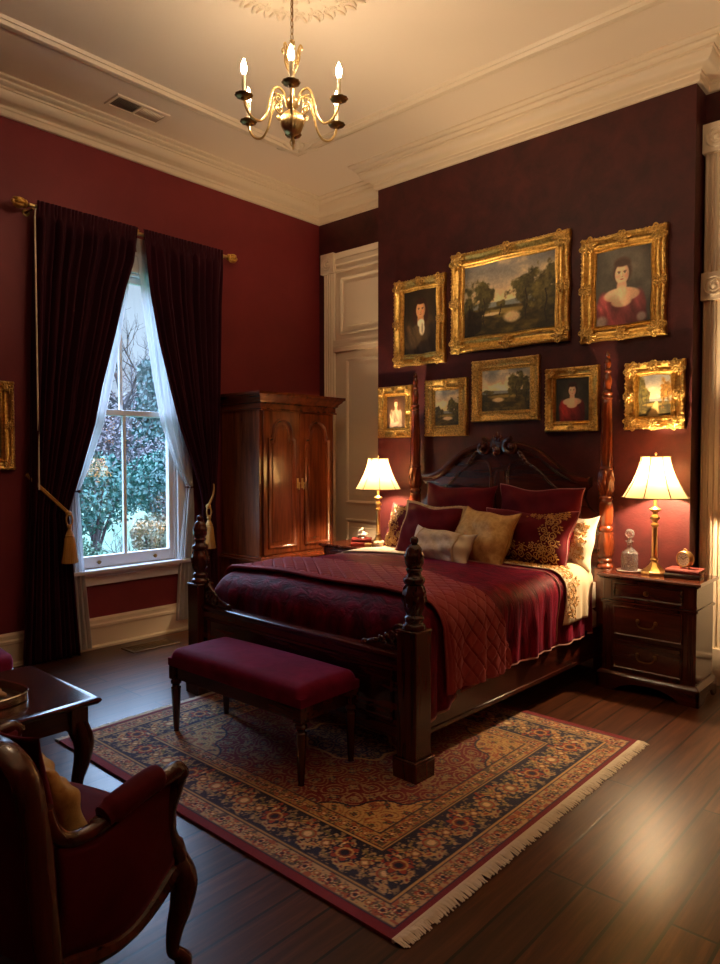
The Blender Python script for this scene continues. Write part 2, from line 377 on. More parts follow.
wf.box(XL-.13, XL, WY0, WY0+.02, WZ0, WZ1); wf.box(XL-.13, XL, WY1-.02, WY1, WZ0, WZ1); wf.box(XL-.13, XL, WY0, WY1, WZ1-.02, WZ1); wf.box(XL-.13, XL, WY0, WY1, WZ0-.02, WZ0)
win = struct(wf.build('window_1', M['white'], bevel=.003, smooth=False))
def sash(x, z0, z1, rb, rt, nm):
    y0, y1 = WY0+.02, WY1-.02; s = MB(); st = .042; ym = (y0+y1)/2
    s.box(x-.02, x+.02, y0, y0+st, z0, z1); s.box(x-.02, x+.02, y1-st, y1, z0, z1); s.box(x-.02, x+.02, y0+st, y1-st, z0, z0+rb); s.box(x-.02, x+.02, y0+st, y1-st, z1-rt, z1)
    s.box(x-.014, x+.014, ym-.014, ym+.014, z0+rb, z1-rt)
    o = s.build('sash', M['white'], win, bevel=.004, smooth=False)
    for a, b in ((y0+st, ym-.014), (ym+.014, y1-st)): MB().add([(x, a, z0+rb), (x, b, z0+rb), (x, b, z1-rt), (x, a, z1-rt)], [(0,1,2,3)]).build('window_pane', M['wglass'], o, smooth=False)
    return o
sash(-5.235, WZ0, 1.885, .095, .045, 'lower'); sash(-5.28, 1.84, WZ1-.02, .045, .05, 'upper')
for yy in (2.70, 3.20):
    h = MB(); h.ball((-5.207, yy, WZ0+.045), (.012,.016,.016), 10, 6); h.tube([(-5.213,yy-.02,WZ0+.045),(-5.205,yy,WZ0+.05),(-5.213,yy+.02,WZ0+.045)], .004, 6); h.build('sash_lift', M['dbrass'], win)
si = MB(); si.box(XL-.08, XL+.085, WY0-.13, WY1+.13, WZ0-.03, WZ0); si.box(XL, XL+.05, WY0-.10, WY1+.10, WZ0-.055, WZ0-.03); si.box(XL, XL+.028, WY0-.10, WY1+.10, WZ0-.13, WZ0-.055)
si.build('window_sill', M['white'], win, bevel=.006)
# ---- floor and ceiling vents
vt = thing('floor_vent', 'brown metal floor register set into the boards below the window', 'vent', (-4.92, 2.975, 0))
MB().box(-.09,.09,-.2,.2,0,.004).build('duct_opening', M['dark'], vt)
f = MB().sweep([(-.095,-.205),(.095,-.205),(.095,.205),(-.095,.205)], [(0,0),(0,.006),(.003,.009),(.018,.009),(.02,.004)], XY, True, 1); f.build('vent_frame', plain('bronze_register', sr(96, 72, 50), .4, .6), vt)
f = MB()
for k in range(24): f.box(-.076, .076, -.186+k*.0158, -.186+k*.0158+.007, .004, .008)
for k in range(3): f.box(-.04+.04*k-.003, -.04+.04*k+.003, -.19, .19, .004, .0085)
f.build('grille', M['dbrass'], vt)
vt = thing('ceiling_vent', 'beige metal air vent in the ceiling beside the cornice', 'vent', (-4.775, 2.825, ZC))
MB().box(-.08,.08,-.19,.19,-.004,0).build('duct_opening', M['dark'], vt)
f = MB().sweep([(-.10,-.215),(.10,-.215),(.10,.215),(-.10,.215)], [(0,0),(0,-.008),(.004,-.012),(.024,-.012),(.026,-.004)], XY, True, 1); f.box(-.08,.08,-.008,.008,-.012,-.003); f.build('vent_frame', M['trim'], vt, fix=True)
f = MB()
for sgn in (-1, 1):
    for k in range(13):
        y = sgn*.1-.085+k*.0142; f.add([(-.076,y,-.003),(.076,y,-.003),(.076,y+.009*sgn,-.011),(-.076,y+.009*sgn,-.011)], [(0,1,2,3)])
f.build('louvers', M['trim'], vt, solid=.0015)
# ============================================================ CURTAINS
def interp(keys, z):
    for (z0, v0), (z1, v1) in zip(keys, keys[1:]):
        if z0 >= z >= z1:
            t = (z0-z)/(z0-z1) if z0 > z1 else 0; return v0+(v1-v0)*t
    return keys[0][1] if z > keys[0][0] else keys[-1][1]
def drape(mb, yl, yr, x0, ztop, zbot, folds, amp, nu=150, nv=90, seed=0, power=1.0, header=None):
    rr = random.Random(seed); ph = [rr.uniform(0, 6.28) for _ in range(6)]
    def fn(u, v):
        z = ztop+(zbot-ztop)*v; a, b = interp(yl, z), interp(yr, z)
        uu = u+.012*math.sin(5*u+ph[0]+2*v)
        y = a+(b-a)*uu+.006*math.sin(2*PI*folds*.5*u+ph[1])
        w = math.sin(2*PI*folds*uu+ph[1]+.5*math.sin(3*v+ph[2]))+.55*math.sin(2*PI*folds*.61*uu+ph[3]+1.2*v)+.25*math.sin(2*PI*folds*1.7*uu+ph[0])
        k = min(1, v*14)*.75+.25
        if header and v < header: w = .6*math.sin(2*PI*folds*2.3*uu+ph[4]); k = .3
        return (x0+(.024 if header and v < header else .024*max(0, 1-(v-(header or 0))*9) if header else 0)+amp*w*k*(1+.25*math.sin(4*v+ph[5])), y, z)
    mb.grid(nu, nv, fn); return mb
CX = -5.075
rod = thing('curtain_rod', 'brass curtain rod with leafy finials above the window', 'curtain rod', (CX, 3.0, 3.285))
MB().tube([(0,-.86,0),(0,.86,0)], .014, 12).build('rod', M['brass'], rod)
for s in (-1, 1):
    f = MB(); f.ball((0,s*.885,0), (.03,.02,.03)); f.ball((0,s*.925,0), (.036,.034,.036))
    for k in range(7):
        a = 2*PI*k/7; f.ball((.026*math.cos(a), s*.93, .026*math.sin(a)), (.014,.036,.014), 8, 6, Matrix.Rotation(.25*s*math.cos(a), 3, 'Z'))
    f.ball((0,s*.965,0), .016); f.build('finial', M['gold'], rod)
    b = MB(); b.tube([(-.124,s*.83,-.02),(-.118,s*.83,-.02),(-.117,s*.83,-.02),(-.06,s*.83,-.02),(0,s*.83,-.018)], [.026,.026,.010,.008,.008], 12)
    b.build('bracket', M['dbrass'], rod)
b = MB(); b.tube([(-.118,.0,.0),(0,.0,.012)], .006, 6); b.ball((.004,-.012,.02), .012); b.build('bracket', M['gold'], rod)
# velvet drapes
dl = MB(); drape(dl, [(3.33,2.185),(1.5,2.135),(1.09,2.125),(.9,2.11),(.02,2.06)], [(3.33,2.975),(3.05,2.945),(2.8,2.87),(2.42,2.77),(2.05,2.665),(1.75,2.60),(1.4,2.49),(1.2,2.42),(1.09,2.385),(.95,2.40),(.02,2.47)], CX, 3.325, .012, 11, .026, 190, 110, 3, header=.035)
o = dl.build('curtain', M['drape'], solid=.006, angle=180); tag(o, 'left burgundy velvet window curtain, tied back beside the gilt wall frame', 'curtain', 'velvet window curtains')
dr = MB(); drape(dr, [(3.33,3.02),(3.05,3.05),(2.8,3.09),(2.45,3.16),(2.05,3.27),(1.75,3.36),(1.4,3.50),(1.2,3.565),(1.09,3.585),(.95,3.575),(.02,3.52)], [(3.33,3.80),(2,3.765),(1.2,3.725),(1.09,3.71),(.9,3.725),(.02,3.74)], CX, 3.325, .012, 11, .022, 190, 110, 8, header=.035)
o = dr.build('curtain', M['drape'], solid=.006, angle=180); tag(o, 'right burgundy velvet window curtain, tied back beside the wardrobe', 'curtain', 'velvet window curtains')
def sheer_mat():
    t = NT('white_voile'); t.t.nodes.remove(t.b)
    tr = t.n('ShaderNodeBsdfTransparent'); df = t.n('ShaderNodeBsdfDiffuse'); tl = t.n('ShaderNodeBsdfTranslucent'); a = t.n('ShaderNodeMixShader'); b = t.n('ShaderNodeMixShader')
    df.inputs['Color'].default_value = sr(236, 232, 226); tl.inputs['Color'].default_value = sr(206, 208, 216); a.inputs[0].default_value = .5; b.inputs[0].default_value = .8
    t.l(df, 'BSDF', a, 1); t.l(tl, 'BSDF', a, 2); t.l(tr, 'BSDF', b, 1); t.l(a, 'Shader', b, 2); t.l(b, 'Shader', t.out, 'Surface'); return t.m
M['sheer'] = sheer_mat()
SX = -5.145
sl = MB(); drape(sl, [(3.27,2.5),(2,2.44),(1.5,2.40),(1.245,2.43),(1.1,2.40),(.03,2.42)], [(3.27,3.0),(2.87,2.946),(2.3,2.846),(1.77,2.721),(1.41,2.586),(1.24,2.501),(1.1,2.515),(.7,2.537),(.03,2.60)], SX, 3.27, .02, 9, .012, 110, 90, 5)
o = sl.build('curtain', M['sheer'], angle=180); tag(o, 'left sheer white voile curtain, its lower end spread at the baseboard', 'curtain', 'sheer window curtains')
s2 = MB(); drape(s2, [(3.27,3.02),(2.7,3.086),(2.19,3.161),(1.79,3.237),(1.437,3.369),(1.246,3.48),(1.1,3.46),(.6,3.40),(.10,3.365)], [(3.27,3.5),(2,3.53),(1.5,3.53),(1.245,3.53),(1.1,3.54),(.6,3.55),(.1,3.55)], SX, 3.27, .1, 9, .012, 110, 90, 6)
o = s2.build('curtain', M['sheer'], angle=180); tag(o, 'right sheer white voile curtain, hanging behind the low carved bedpost', 'curtain', 'sheer window curtains')
for nm, y, z, lab in ((0, 2.475, 1.245, 'left'), (1, 3.505, 1.245, 'right')):
    t = MB(); t.tube([(SX+.028*math.cos(2*PI*k/16), y+.04*math.sin(2*PI*k/16), z) for k in range(16)], .007, 6, True); t.ball((SX+.04, y+.02*(1 if nm == 0 else -1), z), .014)
    o = t.build('curtain_tie', M['dk']); tag(o, 'small dark tie around the '+lab+' sheer window curtain', 'curtain tie', 'ties around the sheers')
def tieback(label, hook, knot, side):
    r = thing('curtain_tieback', label, 'tieback', (CX+.05, knot[0], knot[1]-.36))
    kz = .36; hy, hz = hook[0]-knot[0], hook[1]-knot[1]+.36
    for d in (0, .016):
        c = MB(); c.tube(smooth_path([(-.11, hy, hz+d*.6), (-.03, hy*.82, kz+(hz-kz)*.74+d), (.012, hy*.45, kz+(hz-kz)*.38+d), (.02, 0, kz+d)], 8), .0075, 8); c.build('cord', M['tassel'], r)
    hk = MB(); hk.tube([(-.125,hy,hz),(-.10,hy,hz),(-.09,hy,hz+.02)], .006, 6); hk.ball((-.10,hy,hz+.005), .012); hk.build('hook', M['gold'], r)
    n = MB(); n.ball((.02,0,kz+.005), (.02,.024,.022)); n.tube(smooth_path([(.025,-.014,kz),(.03,-.024,kz-.05),(.026,0,kz-.1),(.03,.024,kz-.05),(.025,.014,kz)], 6), .0065, 7); n.build('knot', M['tassel'], r)
    h = MB(); h.lathe(smooth_prof([(.001,.290),(.013,.284),(.018,.268),(.013,.252),(.016,.24),(.026,.215),(.028,.20)], 4), (.03,0,0), 18); h.tube([(.03+.029*math.cos(2*PI*k/18), .029*math.sin(2*PI*k/18), .202) for k in range(18)], .004, 5, True); h.build('tassel_head', M['tassel'], r)
    sk = MB(); sk.lathe([(.024,.20),(.033,.185),(.040,.12),(.047,.06),(.054,.006),(.05,.0),(.001,.004)], (.03,0,0), 96, lambda t, z: 1+.06*math.sin(t*26)+.035*math.sin(t*11+z*30)); sk.build('tassel_skirt', M['tassel'], r)
tieback('gold rope tieback with tassel on the left velvet curtain', (2.121, 1.37), (2.363, 1.085), -1)
tieback('gold rope tieback with tassel on the right velvet curtain', (3.715, 1.30), (3.597, 1.075), 1)
wd = MB(); wd.tube([(0,0,0),(0,0,1.93)], .0062, 8); wd.tube([(0,0,1.93),(0,.005,1.99)], .004, 6); o = wd.build('curtain_wand', M['trim'], loc=(CX+.04, 2.165, 1.27)); tag(o, 'thin white pull wand hanging at the left curtain edge', 'curtain wand')
# ============================================================ GARDEN OUTSIDE
def leafmat(n, a, b):
    t = NT(n); t.p(rough=.6); co = t.coord(); nz = t.noise(co, 3, 3, .6); r = t.ramp(nz, 'Fac', [(.3, a), (.7, b)]); t.l(r, 'Color', t.b, 'Base Color'); return t.m
GZ = -.75
struct(MB().box(-60, XL-.3, -30, 60, GZ-.1, GZ).build('garden_ground', leafmat('lawn', sr(38, 72, 48), sr(60, 92, 64)), smooth=False))
def foliage(mb, c, r, n, size, rg, shell=.55):
    for _ in range(n):
        d = Vector((rg.gauss(0,1), rg.gauss(0,1), rg.gauss(0,1))).normalized(); q = shell+(1-shell)*rg.random()
        p = Vector(c)+Vector((d.x*r[0], d.y*r[1], d.z*r[2]))*q; s = size*rg.uniform(.6, 1.4)
        a = Vector((rg.gauss(0,1), rg.gauss(0,1), rg.gauss(0,1))).normalized(); b = a.orthogonal().normalized()
        mb.add([p-a*s, p+b*s*.45, p+a*s, p-b*s*.45], [(0,1,2,3)])
def shrub(label, c, r, n, size, mat, seed, group='shrubs in the garden outside', name='garden_shrub'):
    rg = random.Random(seed); t = thing(name, label, 'shrub' if name == 'garden_shrub' else 'tree', (c[0], c[1], GZ), 0, group)
    f = MB(); foliage(f, (0, 0, c[2]-GZ), r, n, size, rg); f.build('foliage', mat, t, smooth=False, fix=False)
    s = MB()
    for k in range(5):
        a = 2*PI*k/5; s.tube([(0,0,0), (r[0]*.3*math.cos(a), r[1]*.3*math.sin(a), (c[2]-GZ)*.6), (r[0]*.7*math.cos(a), r[1]*.7*math.sin(a), c[2]-GZ+r[2]*.4)], [.04,.03,.012], 5)
    s.build('stem', M['bark'], t); return t
M['bark'] = plain('bark', sr(48, 42, 44), .9)
LT = leafmat('teal_leaves', sr(16, 58, 54), sr(36, 90, 78)); LD = leafmat('dark_conifer_needles', sr(12, 42, 44), sr(26, 70, 66)); LP = leafmat('purple_brown_twigs', sr(56, 48, 56), sr(75, 67, 71)); LY = leafmat('tawny_grass', sr(70, 71, 53), sr(86, 91, 71)); LG = leafmat('green_leaves', sr(30, 63, 44), sr(52, 87, 61))
def branching(mb, p, d, L, r, depth, rg):
    q = p+d*L; mb.tube([p, p+d*L*.5+Vector((rg.gauss(0,.03), rg.gauss(0,.03), 0))*L, q], [r, r*.85, r*.65], 5 if depth > 2 else 4)
    if depth == 0: return
    for _ in range(rg.choice((2, 3, 3))):
        e = (d+Vector((rg.gauss(0,.45), rg.gauss(0,.45), rg.gauss(.05,.35)))).normalized(); branching(mb, q-d*L*rg.random()*.35, e, L*rg.uniform(.62, .85), r*.6, depth-1, rg)
def baretree(label, x, y, L, r, seed, depth=5, lean=(0,0), mat=None, name='garden_tree', cat='tree'):
    rg = random.Random(seed); m = MB(); branching(m, Vector((0,0,0)), Vector((lean[0],lean[1],1)).normalized(), L, r, depth, rg)
    o = m.build(name, mat or M['bark'], loc=(x, y, GZ)); return tag(o, label, cat, 'trees in the garden outside')
shrub('teal leafy shrub low on the left beyond the window', (-12.5, 6.3, .85), (.9,1.0,.8), 3600, 0.047, LT, 1)
shrub('teal rounded shrub behind the tawny ornamental grass', (-13.2, 8.4, .95), (.9,1.0,.75), 3600, 0.047, LT, 2)
shrub('tawny ornamental grass mound at the lower right pane', (-10.8, 6.62, .12), (.42,.40,.42), 2160, 0.039, LY, 3)
shrub('brownish purple twiggy shrub behind the teal shrubs, left', (-16, 8.2, 1.6), (1.2,1.3,1.0), 3600, 0.050, LP, 4)
shrub('brownish purple twiggy shrub behind the teal shrubs, right', (-16.8, 11.0, 1.3), (1.1,1.4,.8), 3600, 0.050, LP, 5)
shrub('green shrub at the right edge of the window view', (-11.5, 7.75, .9), (.6,.7,1.3), 3120, 0.039, LD, 6)
shrub('low green shrub on the lawn, lower left', (-10.9, 5.15, -.1), (.5,.6,.35), 1680, 0.033, LG, 7)
def conifer(label, x, y, h, r, seed):
    rg = random.Random(seed); t = thing('conifer', label, 'tree', (x, y, GZ), 0, 'trees in the garden outside'); f = MB()
    for k in range(14):
        z = h*(.12+.86*k/14); foliage(f, (rg.gauss(0,.15), rg.gauss(0,.15), z), (r*(1-k/15), r*(1-k/15), h*.07), 420, .085, rg, .3)
    f.build('foliage', LD, t, smooth=False, fix=False); MB().tube([(0,0,0),(0,0,h*.95)], [.12,.02], 6).build('trunk', M['bark'], t)
conifer('tall dark conifer right of centre in the window view', -21, 13.0, 6.0, 2.0, 3)
conifer('dark conifer behind the left window panes', -25.5, 11.9, 5.4, 1.8, 5)
baretree('bare branching tree against the sky, left of the conifer', -31, 16.6, 2.9, .18, 21, 6)
baretree('bare branching tree against the sky, right side', -36, 25.5, 3.2, .17, 8, 6)
baretree('low bare bush with arching dark branches on the lawn', -8.6, 4.72, .5, .022, 5, 5, (0,.1), plain('dark_twig', sr(50, 44, 48), .8), 'bare_bush', 'shrub')
baretree('small bare bush beside the tawny ornamental grass', -9.6, 5.7, .42, .016, 9, 5, (0,0), None, 'bare_bush', 'shrub')
for k, (x, y, z, ry) in enumerate(((-40, 15, 1.8, 3.6), (-40, 22.6, 2.4, 3.6), (-40, 30.2, 2.2, 3.6))):
    shrub('far bluish hedge tree behind the garden, '+('left', 'middle', 'right')[k]+' one', (x, y, z), (1.8, ry, 3.2), 2600, .17, LT if k != 1 else LP, 30+k, 'far hedge trees', 'hedge_tree')
# ============================================================ WARDROBE
wr = thing('wardrobe', 'tall red mahogany wardrobe with two arched panel doors', 'wardrobe', (XL+.045, 4.31, 0), 0)
HW, DP = .455, .545      # half width (y), depth (x); front at DP
b = MB(); b.box(0, DP-.022, -HW, HW, .62, 1.93); b.build('body', M['arm'], wr, bevel=.004)
b = MB(); b.box(0, DP+.02, -HW-.02, HW+.02, .08, .60); b.build('chest', M['arm'], wr, bevel=.004)
b = MB(); b.sweep([(0,-HW-.02),(DP+.02,-HW-.02),(DP+.02,HW+.02),(0,HW+.02)], [(-.02,.6),(.02,.6),(.02,.612),(.005,.622),(.005,.632),(-.025,.65),(-.03,.65)], XY, False, -1); b.box(.02, DP, -HW, HW, .60, .645); b.build('waist_moulding', M['armx'], wr)
b = MB(); b.sweep([(0,-HW),(DP,-HW),(DP,HW),(0,HW)], [(-.03,1.905),(.012,1.905),(.014,1.915),(.004,1.925),(.004,1.965),(.02,1.975),(.026,1.995),(.05,2.015),(.055,2.028),(.072,2.040),(.072,2.062),(-.03,2.062)], XY, False, -1); b.box(0, DP, -HW, HW, 1.93, 2.06); b.build('cornice', M['armx'], wr)
b = MB(); b.sweep([(0,-HW-.02),(DP+.02,-HW-.02),(DP+.02,HW+.02),(0,HW+.02)], [(-.03,.0),(.03,.0),(.03,.085),(.015,.10),(-.03,.10)], XY, False, -1); b.build('plinth', M['armx'], wr, bevel=.003)
def archpts(y0, y1, z0, z1):
    W = y1-y0; sh = .035; pts = [(y0,z0),(y1,z0),(y1,z1-.17)]
    pts += [(y1-sh, z1-.165), (y1-sh-.004, z1-.14)]
    cx = (y0+y1)/2; r = W/2-sh-.012
    pts += [(cx+r*math.cos(a), z1-.12+(.12)*math.sin(a)) for a in [PI*k/16 for k in range(17)]]
    return pts+[(y0+sh+.004, z1-.14), (y0+sh, z1-.165), (y0, z1-.17)]
for s, nm in ((-1, 'left'), (1, 'right')):
    y0, y1 = (-HW+.03, -.004) if s < 0 else (.004, HW-.03)
    d = MB(); d.box(DP-.022, DP, y0, y1, .66, 1.90); do = d.build('door', M['arm'], wr, bevel=.003)
    pp = archpts(y0+.06, y1-.06, .72, 1.83)
    p = MB(); fm = lambda u, w, h: (h, u, w)
    p.sweep(pp, [(-.014,DP-.002),(-.012,DP+.014),(-.002,DP+.018),(.008,DP+.010),(.016,DP-.002)], fm, True, 1); p.build('panel_moulding', M['arm'], do, angle=60)
    q = MB(); n = len(pp); cy = (y0+y1)/2; cz = 1.25; sh = lambda k: [(cy+(u-cy)*k, cz+(w-cz)*(1-(1-k)*.35)) for u, w in pp]
    a1, a2 = sh(.80), sh(.72); vs = [(DP-.001, u, w) for u, w in a1]+[(DP+.006, u, w) for u, w in a2]
    q.add(vs, [tuple(range(n, 2*n))]+[(i, (i+1) % n, n+(i+1) % n, n+i) for i in range(n)]); q.build('panel', M['arm'], do, angle=25)
    h = MB(); hy = -.028*1 if s < 0 else .028; h.lathe([(.016,0),(.016,.003),(.006,.006),(.006,.016),(.012,.022),(.001,.028)], (0,0,0), 12); h.xf(Matrix.Translation((DP, hy, 1.27)) @ Matrix.Rotation(PI/2, 4, 'Y'))
    m0 = h.mark(); h.box(DP, DP+.003, hy-.011, hy+.011, 1.225, 1.315); h.tube([(DP+.02,hy,1.262),(DP+.024,hy,1.235),(DP+.018,hy,1.215)], .0045, 6); h.build('handle', M['brass'], do)
for k in range(2):
    z0, z1 = (.36,.575) if k == 0 else (.12,.335)
    for s in (-1, 1):
        y0, y1 = sorted((s*.015, s*(HW-.02))); d = MB(); d.box(DP+.018, DP+.03, y0, y1, z0, z1); do = d.build('drawer', M['armx'], wr, bevel=.005)
        kb = MB(); kb.lathe([(.010,0),(.006,.008),(.016,.018),(.001,.026)], (0,0,0), 12); kb.xf(Matrix.Translation((DP+.03, (y0+y1)/2, (z0+z1)/2)) @ Matrix.Rotation(PI/2, 4, 'Y')); kb.build('knob', M['brass'], do)
# ============================================================ NIGHTSTANDS (local: x right, front faces -y)
def nightstand(label, x, y, W, D, rz=0):
    t = thing('nightstand', label, 'nightstand', (x, y, 0), rz, 'dark mahogany nightstands'); h = W/2; f = -D
    b = MB(); b.box(-h, h, f, 0, .11, .72); b.build('body', M['dk'], t, bevel=.004)
    b = MB(); b.sweep([(-h-.0,0),(-h-.0,f),(h,f),(h,0)], [(-.03,.715),(.008,.715),(.018,.724),(.03,.730),(.032,.742),(.026,.750),(-.03,.750)], XY, False, -1); b.box(-h+.01, h-.01, f+.01, 0, .72, .7498); b.build('top', M['table'], t)
    b = MB(); b.sweep([(-h,0),(-h,f),(h,f),(h,0)], [(-.02,.562),(.006,.562),(.012,.568),(.012,.576),(.004,.582),(-.02,.582)], XY, False, -1); b.build('waist_moulding', M['dkx'], t)
    b = MB(); pts = [(-h-.028,0),(-h+.085,0),(-h+.13,.035),(-h+.2,.058),(0,.066),(h-.2,.058),(h-.13,.035),(h-.085,0),(h+.028,0),(h+.028,.095),(-h-.028,.095)]
    b.prism(pts, lambda u, w, d: (u, d, w), f-.03, f-.008)
    for s in (-1, 1): b.prism([(f-.03,0),(f+.08,0),(f+.13,.05),(-.1,.05),(-.05,0),(0,0),(0,.095),(f-.03,.095)], lambda u, w, d, s=s: (d*s, u, w), h+.008, h+.028)
    b.sweep([(-h-.0,0),(-h-.0,f),(h,f),(h,0)], [(-.02,.09),(.028,.09),(.03,.10),(.02,.112),(.008,.122),(-.02,.122)], XY, False, -1); b.build('base', M['dkx'], t, bevel=.003)
    for s in (-1, 1):
        p = MB(); cx = s*(h-.035)
        for k in range(3): p.tube([(cx-.014+.014*k, f-.001, .145), (cx-.014+.014*k, f-.001, .545)], .005, 6)
        p.box(cx-.022, cx+.022, f-.006, f, .595, .705); p.build('pilaster', M['dk'], t)
    for z0, z1, kd in ((.60,.70,0),(.36,.55,1),(.145,.335,1)):
        d = MB(); d.box(-h+.075, h-.075, f-.012, f+.01, z0, z1); do = d.build('drawer', M['dkx'], t, bevel=.005)
        d = MB(); d.sweep([(-h+.075,z0),(h-.075,z0),(h-.075,z1),(-h+.075,z1)], [(0,f-.011),(.0,f-.017),(.006,f-.019),(.013,f-.012)], lambda u, w, q: (u, q, w), True, 1); d.build('drawer_bead', M['dkx'], do)
        zc = (z0+z1)/2; k = MB()
        if kd:
            for s in (-1, 1): k.ball((s*.055, f-.016, zc+.012), (.013,.007,.015), 10, 6); k.tube([(s*.055,f-.014,zc+.012),(s*.055,f-.034,zc+.010)], .004, 6)
            k.tube(smooth_path([(-.055,f-.034,zc+.012),(-.045,f-.038,zc-.012),(-.02,f-.04,zc-.022),(.02,f-.04,zc-.022),(.045,f-.038,zc-.012),(.055,f-.034,zc+.012)], 4), .005, 7); k.build('handle', M['dbrass'], do)
        else:
            k.lathe([(.011,0),(.006,.008),(.007,.014),(.017,.022),(.014,.03),(.001,.033)], (0,0,0), 14); k.xf(Matrix.Translation((0, f-.012, zc)) @ Matrix.Rotation(PI/2, 4, 'X')); k.build('knob', M['dbrass'], do)
    return t
nightstand('dark mahogany nightstand with decanter and clock, right of the bed', -1.565, 4.78, .575, .345)
nightstand('dark mahogany nightstand with red books, left of the bed by the wardrobe', -4.03, 4.75, .60, .42)
# ============================================================ BENCH at the bed foot
bn = thing('bench', 'long upholstered bench with plum velvet seat at the bed foot', 'bench', (-2.775, 2.30, 0), .02)
BL, BD = .515, .20
def softbox(mb, hx, hy, z0, z1, r, bulge, nu=64, nv=40):
    def fn(u, v):
        a = (u*2-1); b_ = (v*2-1); return (a, b_)
    n = 4
    vs = []
    def P(a, b_):
        x, y = a*hx, b_*hy; ex, ey = hx-abs(x), hy-abs(y)
        e = min(ex, ey); 
        dx = max(0, r-ex)/r; dy = max(0, r-ey)/r; d = min(1, math.hypot(dx, dy)); 
        z = z1-r*(1-math.sqrt(max(0, 1-d*d)))+bulge*(1-a*a)*(1-b_*b_)
        return x, y, z
    sx = lambda u: math.copysign(1-(1-abs(2*u-1))**1.7, 2*u-1)
    mb.grid(nu, nv, lambda u, v: P(sx(u), sx(v)))
    per = [P(sx(i/(nu-1)), -1) for i in range(nu)]+[P(1, sx(j/(nv-1))) for j in range(1, nv)]+[P(sx(1-i/(nu-1)), 1) for i in range(1, nu)]+[P(-1, sx(1-j/(nv-1))) for j in range(1, nv-1)]
    m = len(per); mb.add(per+[(x, y, z0) for x, y, z in per], [(i, (i+1) % m, m+(i+1) % m, m+i) for i in range(m)]+[tuple(range(m, 2*m))])
s = MB(); softbox(s, BL, BD, .375, .465, .05, .02); s.build('seat', M['velbench'], bn, angle=70)
f = MB()
for y in (-BD+.012, BD-.032): f.box(-BL+.015, BL-.015, y, y+.02, .305, .385)
for x in (-BL+.012, BL-.032): f.box(x, x+.02, -BD+.02, BD-.02, .305, .385)
for sx in (-1, 1):
    for sy in (-1, 1): f.box(sx*(BL-.03)-.028, sx*(BL-.03)+.028, sy*(BD-.03)-.028, sy*(BD-.03)+.028, .30, .383)
f.build('frame', M['dkx'], bn, bevel=.004)
lp = [(.001,0),(.014,0),(.016,.012),(.013,.02),(.0155,.03),(.026,.24),(.027,.252),(.021,.258),(.021,.268),(.029,.276),(.029,.288),(.022,.295),(.022,.305),(.001,.305)]
for sx in (-1, 1):
    for sy in (-1, 1):
        l = MB(); l.lathe(lp, (sx*(BL-.03), sy*(BD-.03), 0), 32, lambda t, z: 1-.09*(abs(math.sin(t*5))<.45) if .04 < z < .238 else 1); l.build('leg', M['dk'], bn)
# ============================================================ BED
BX, BY, BR = -2.815, 3.65, -.028
BM = Matrix.Translation((BX, BY, 0)) @ Matrix.Rotation(BR, 4, 'Z')
bed = thing('four_poster_bed', 'carved dark mahogany four-poster bed with tall rear posts', 'bed', (BX, BY, 0), BR)
def carve(n, a, tw=0.0, z0=0): return lambda t, z: 1+a*math.sin(n*t+tw*(z-z0))*1.0
PF = .878; PRX = .842; YFT, YHD = -1.065, 1.06
for s in (-1, 1):
    p = MB(); x = s*PF; h = .058
    p.box(x-h, x+h, YFT-h, YFT+h, .10, .700); p.taper(x-h-.014, x+h+.014, YFT-h-.014, YFT+h+.014, .0, .095, .97); p.taper(x-h-.014, x+h+.014, YFT-h-.014, YFT+h+.014, .095, .108, 1)
    p.box(x-h-.004, x+h+.004, YFT-h-.004, YFT+h+.004, .690, .704); po = p.build('post', M['dk'], bed, bevel=.005)
    f = MB(); c = (x, YFT, 0)
    f.lathe(smooth_prof([(.001,.700),(.050,.702),(.056,.715),(.050,.728),(.040,.735),(.046,.750),(.046,.760),(.034,.772)], 4), c, 28)
    f.lathe(smooth_prof([(.034,.770),(.044,.80),(.054,.84),(.052,.875),(.042,.905),(.036,.912)], 5), c, 48, lambda t, z: 1+.07*math.sin(8*t+14*(z-.77))+.05*math.sin(34*z*PI+4*math.sin(4*t)))
    f.lathe(smooth_prof([(.036,.908),(.05,.922),(.05,.940),(.038,.950),(.032,.962),(.036,.974),(.040,.980),(.036,.988)], 4), c, 28)
    f.lathe(smooth_prof([(.030,.985),(.041,1.01),(.045,1.04),(.038,1.07),(.024,1.093),(.014,1.10)], 6), c, 48, lambda t, z: 1+.06*math.sin(9*t+90*z)*math.sin(9*t-90*z))
    f.lathe(smooth_prof([(.012,1.098),(.018,1.108),(.0195,1.118),(.014,1.13),(.001,1.135)], 4), c, 20); f.build('finial', M['dk'], po)
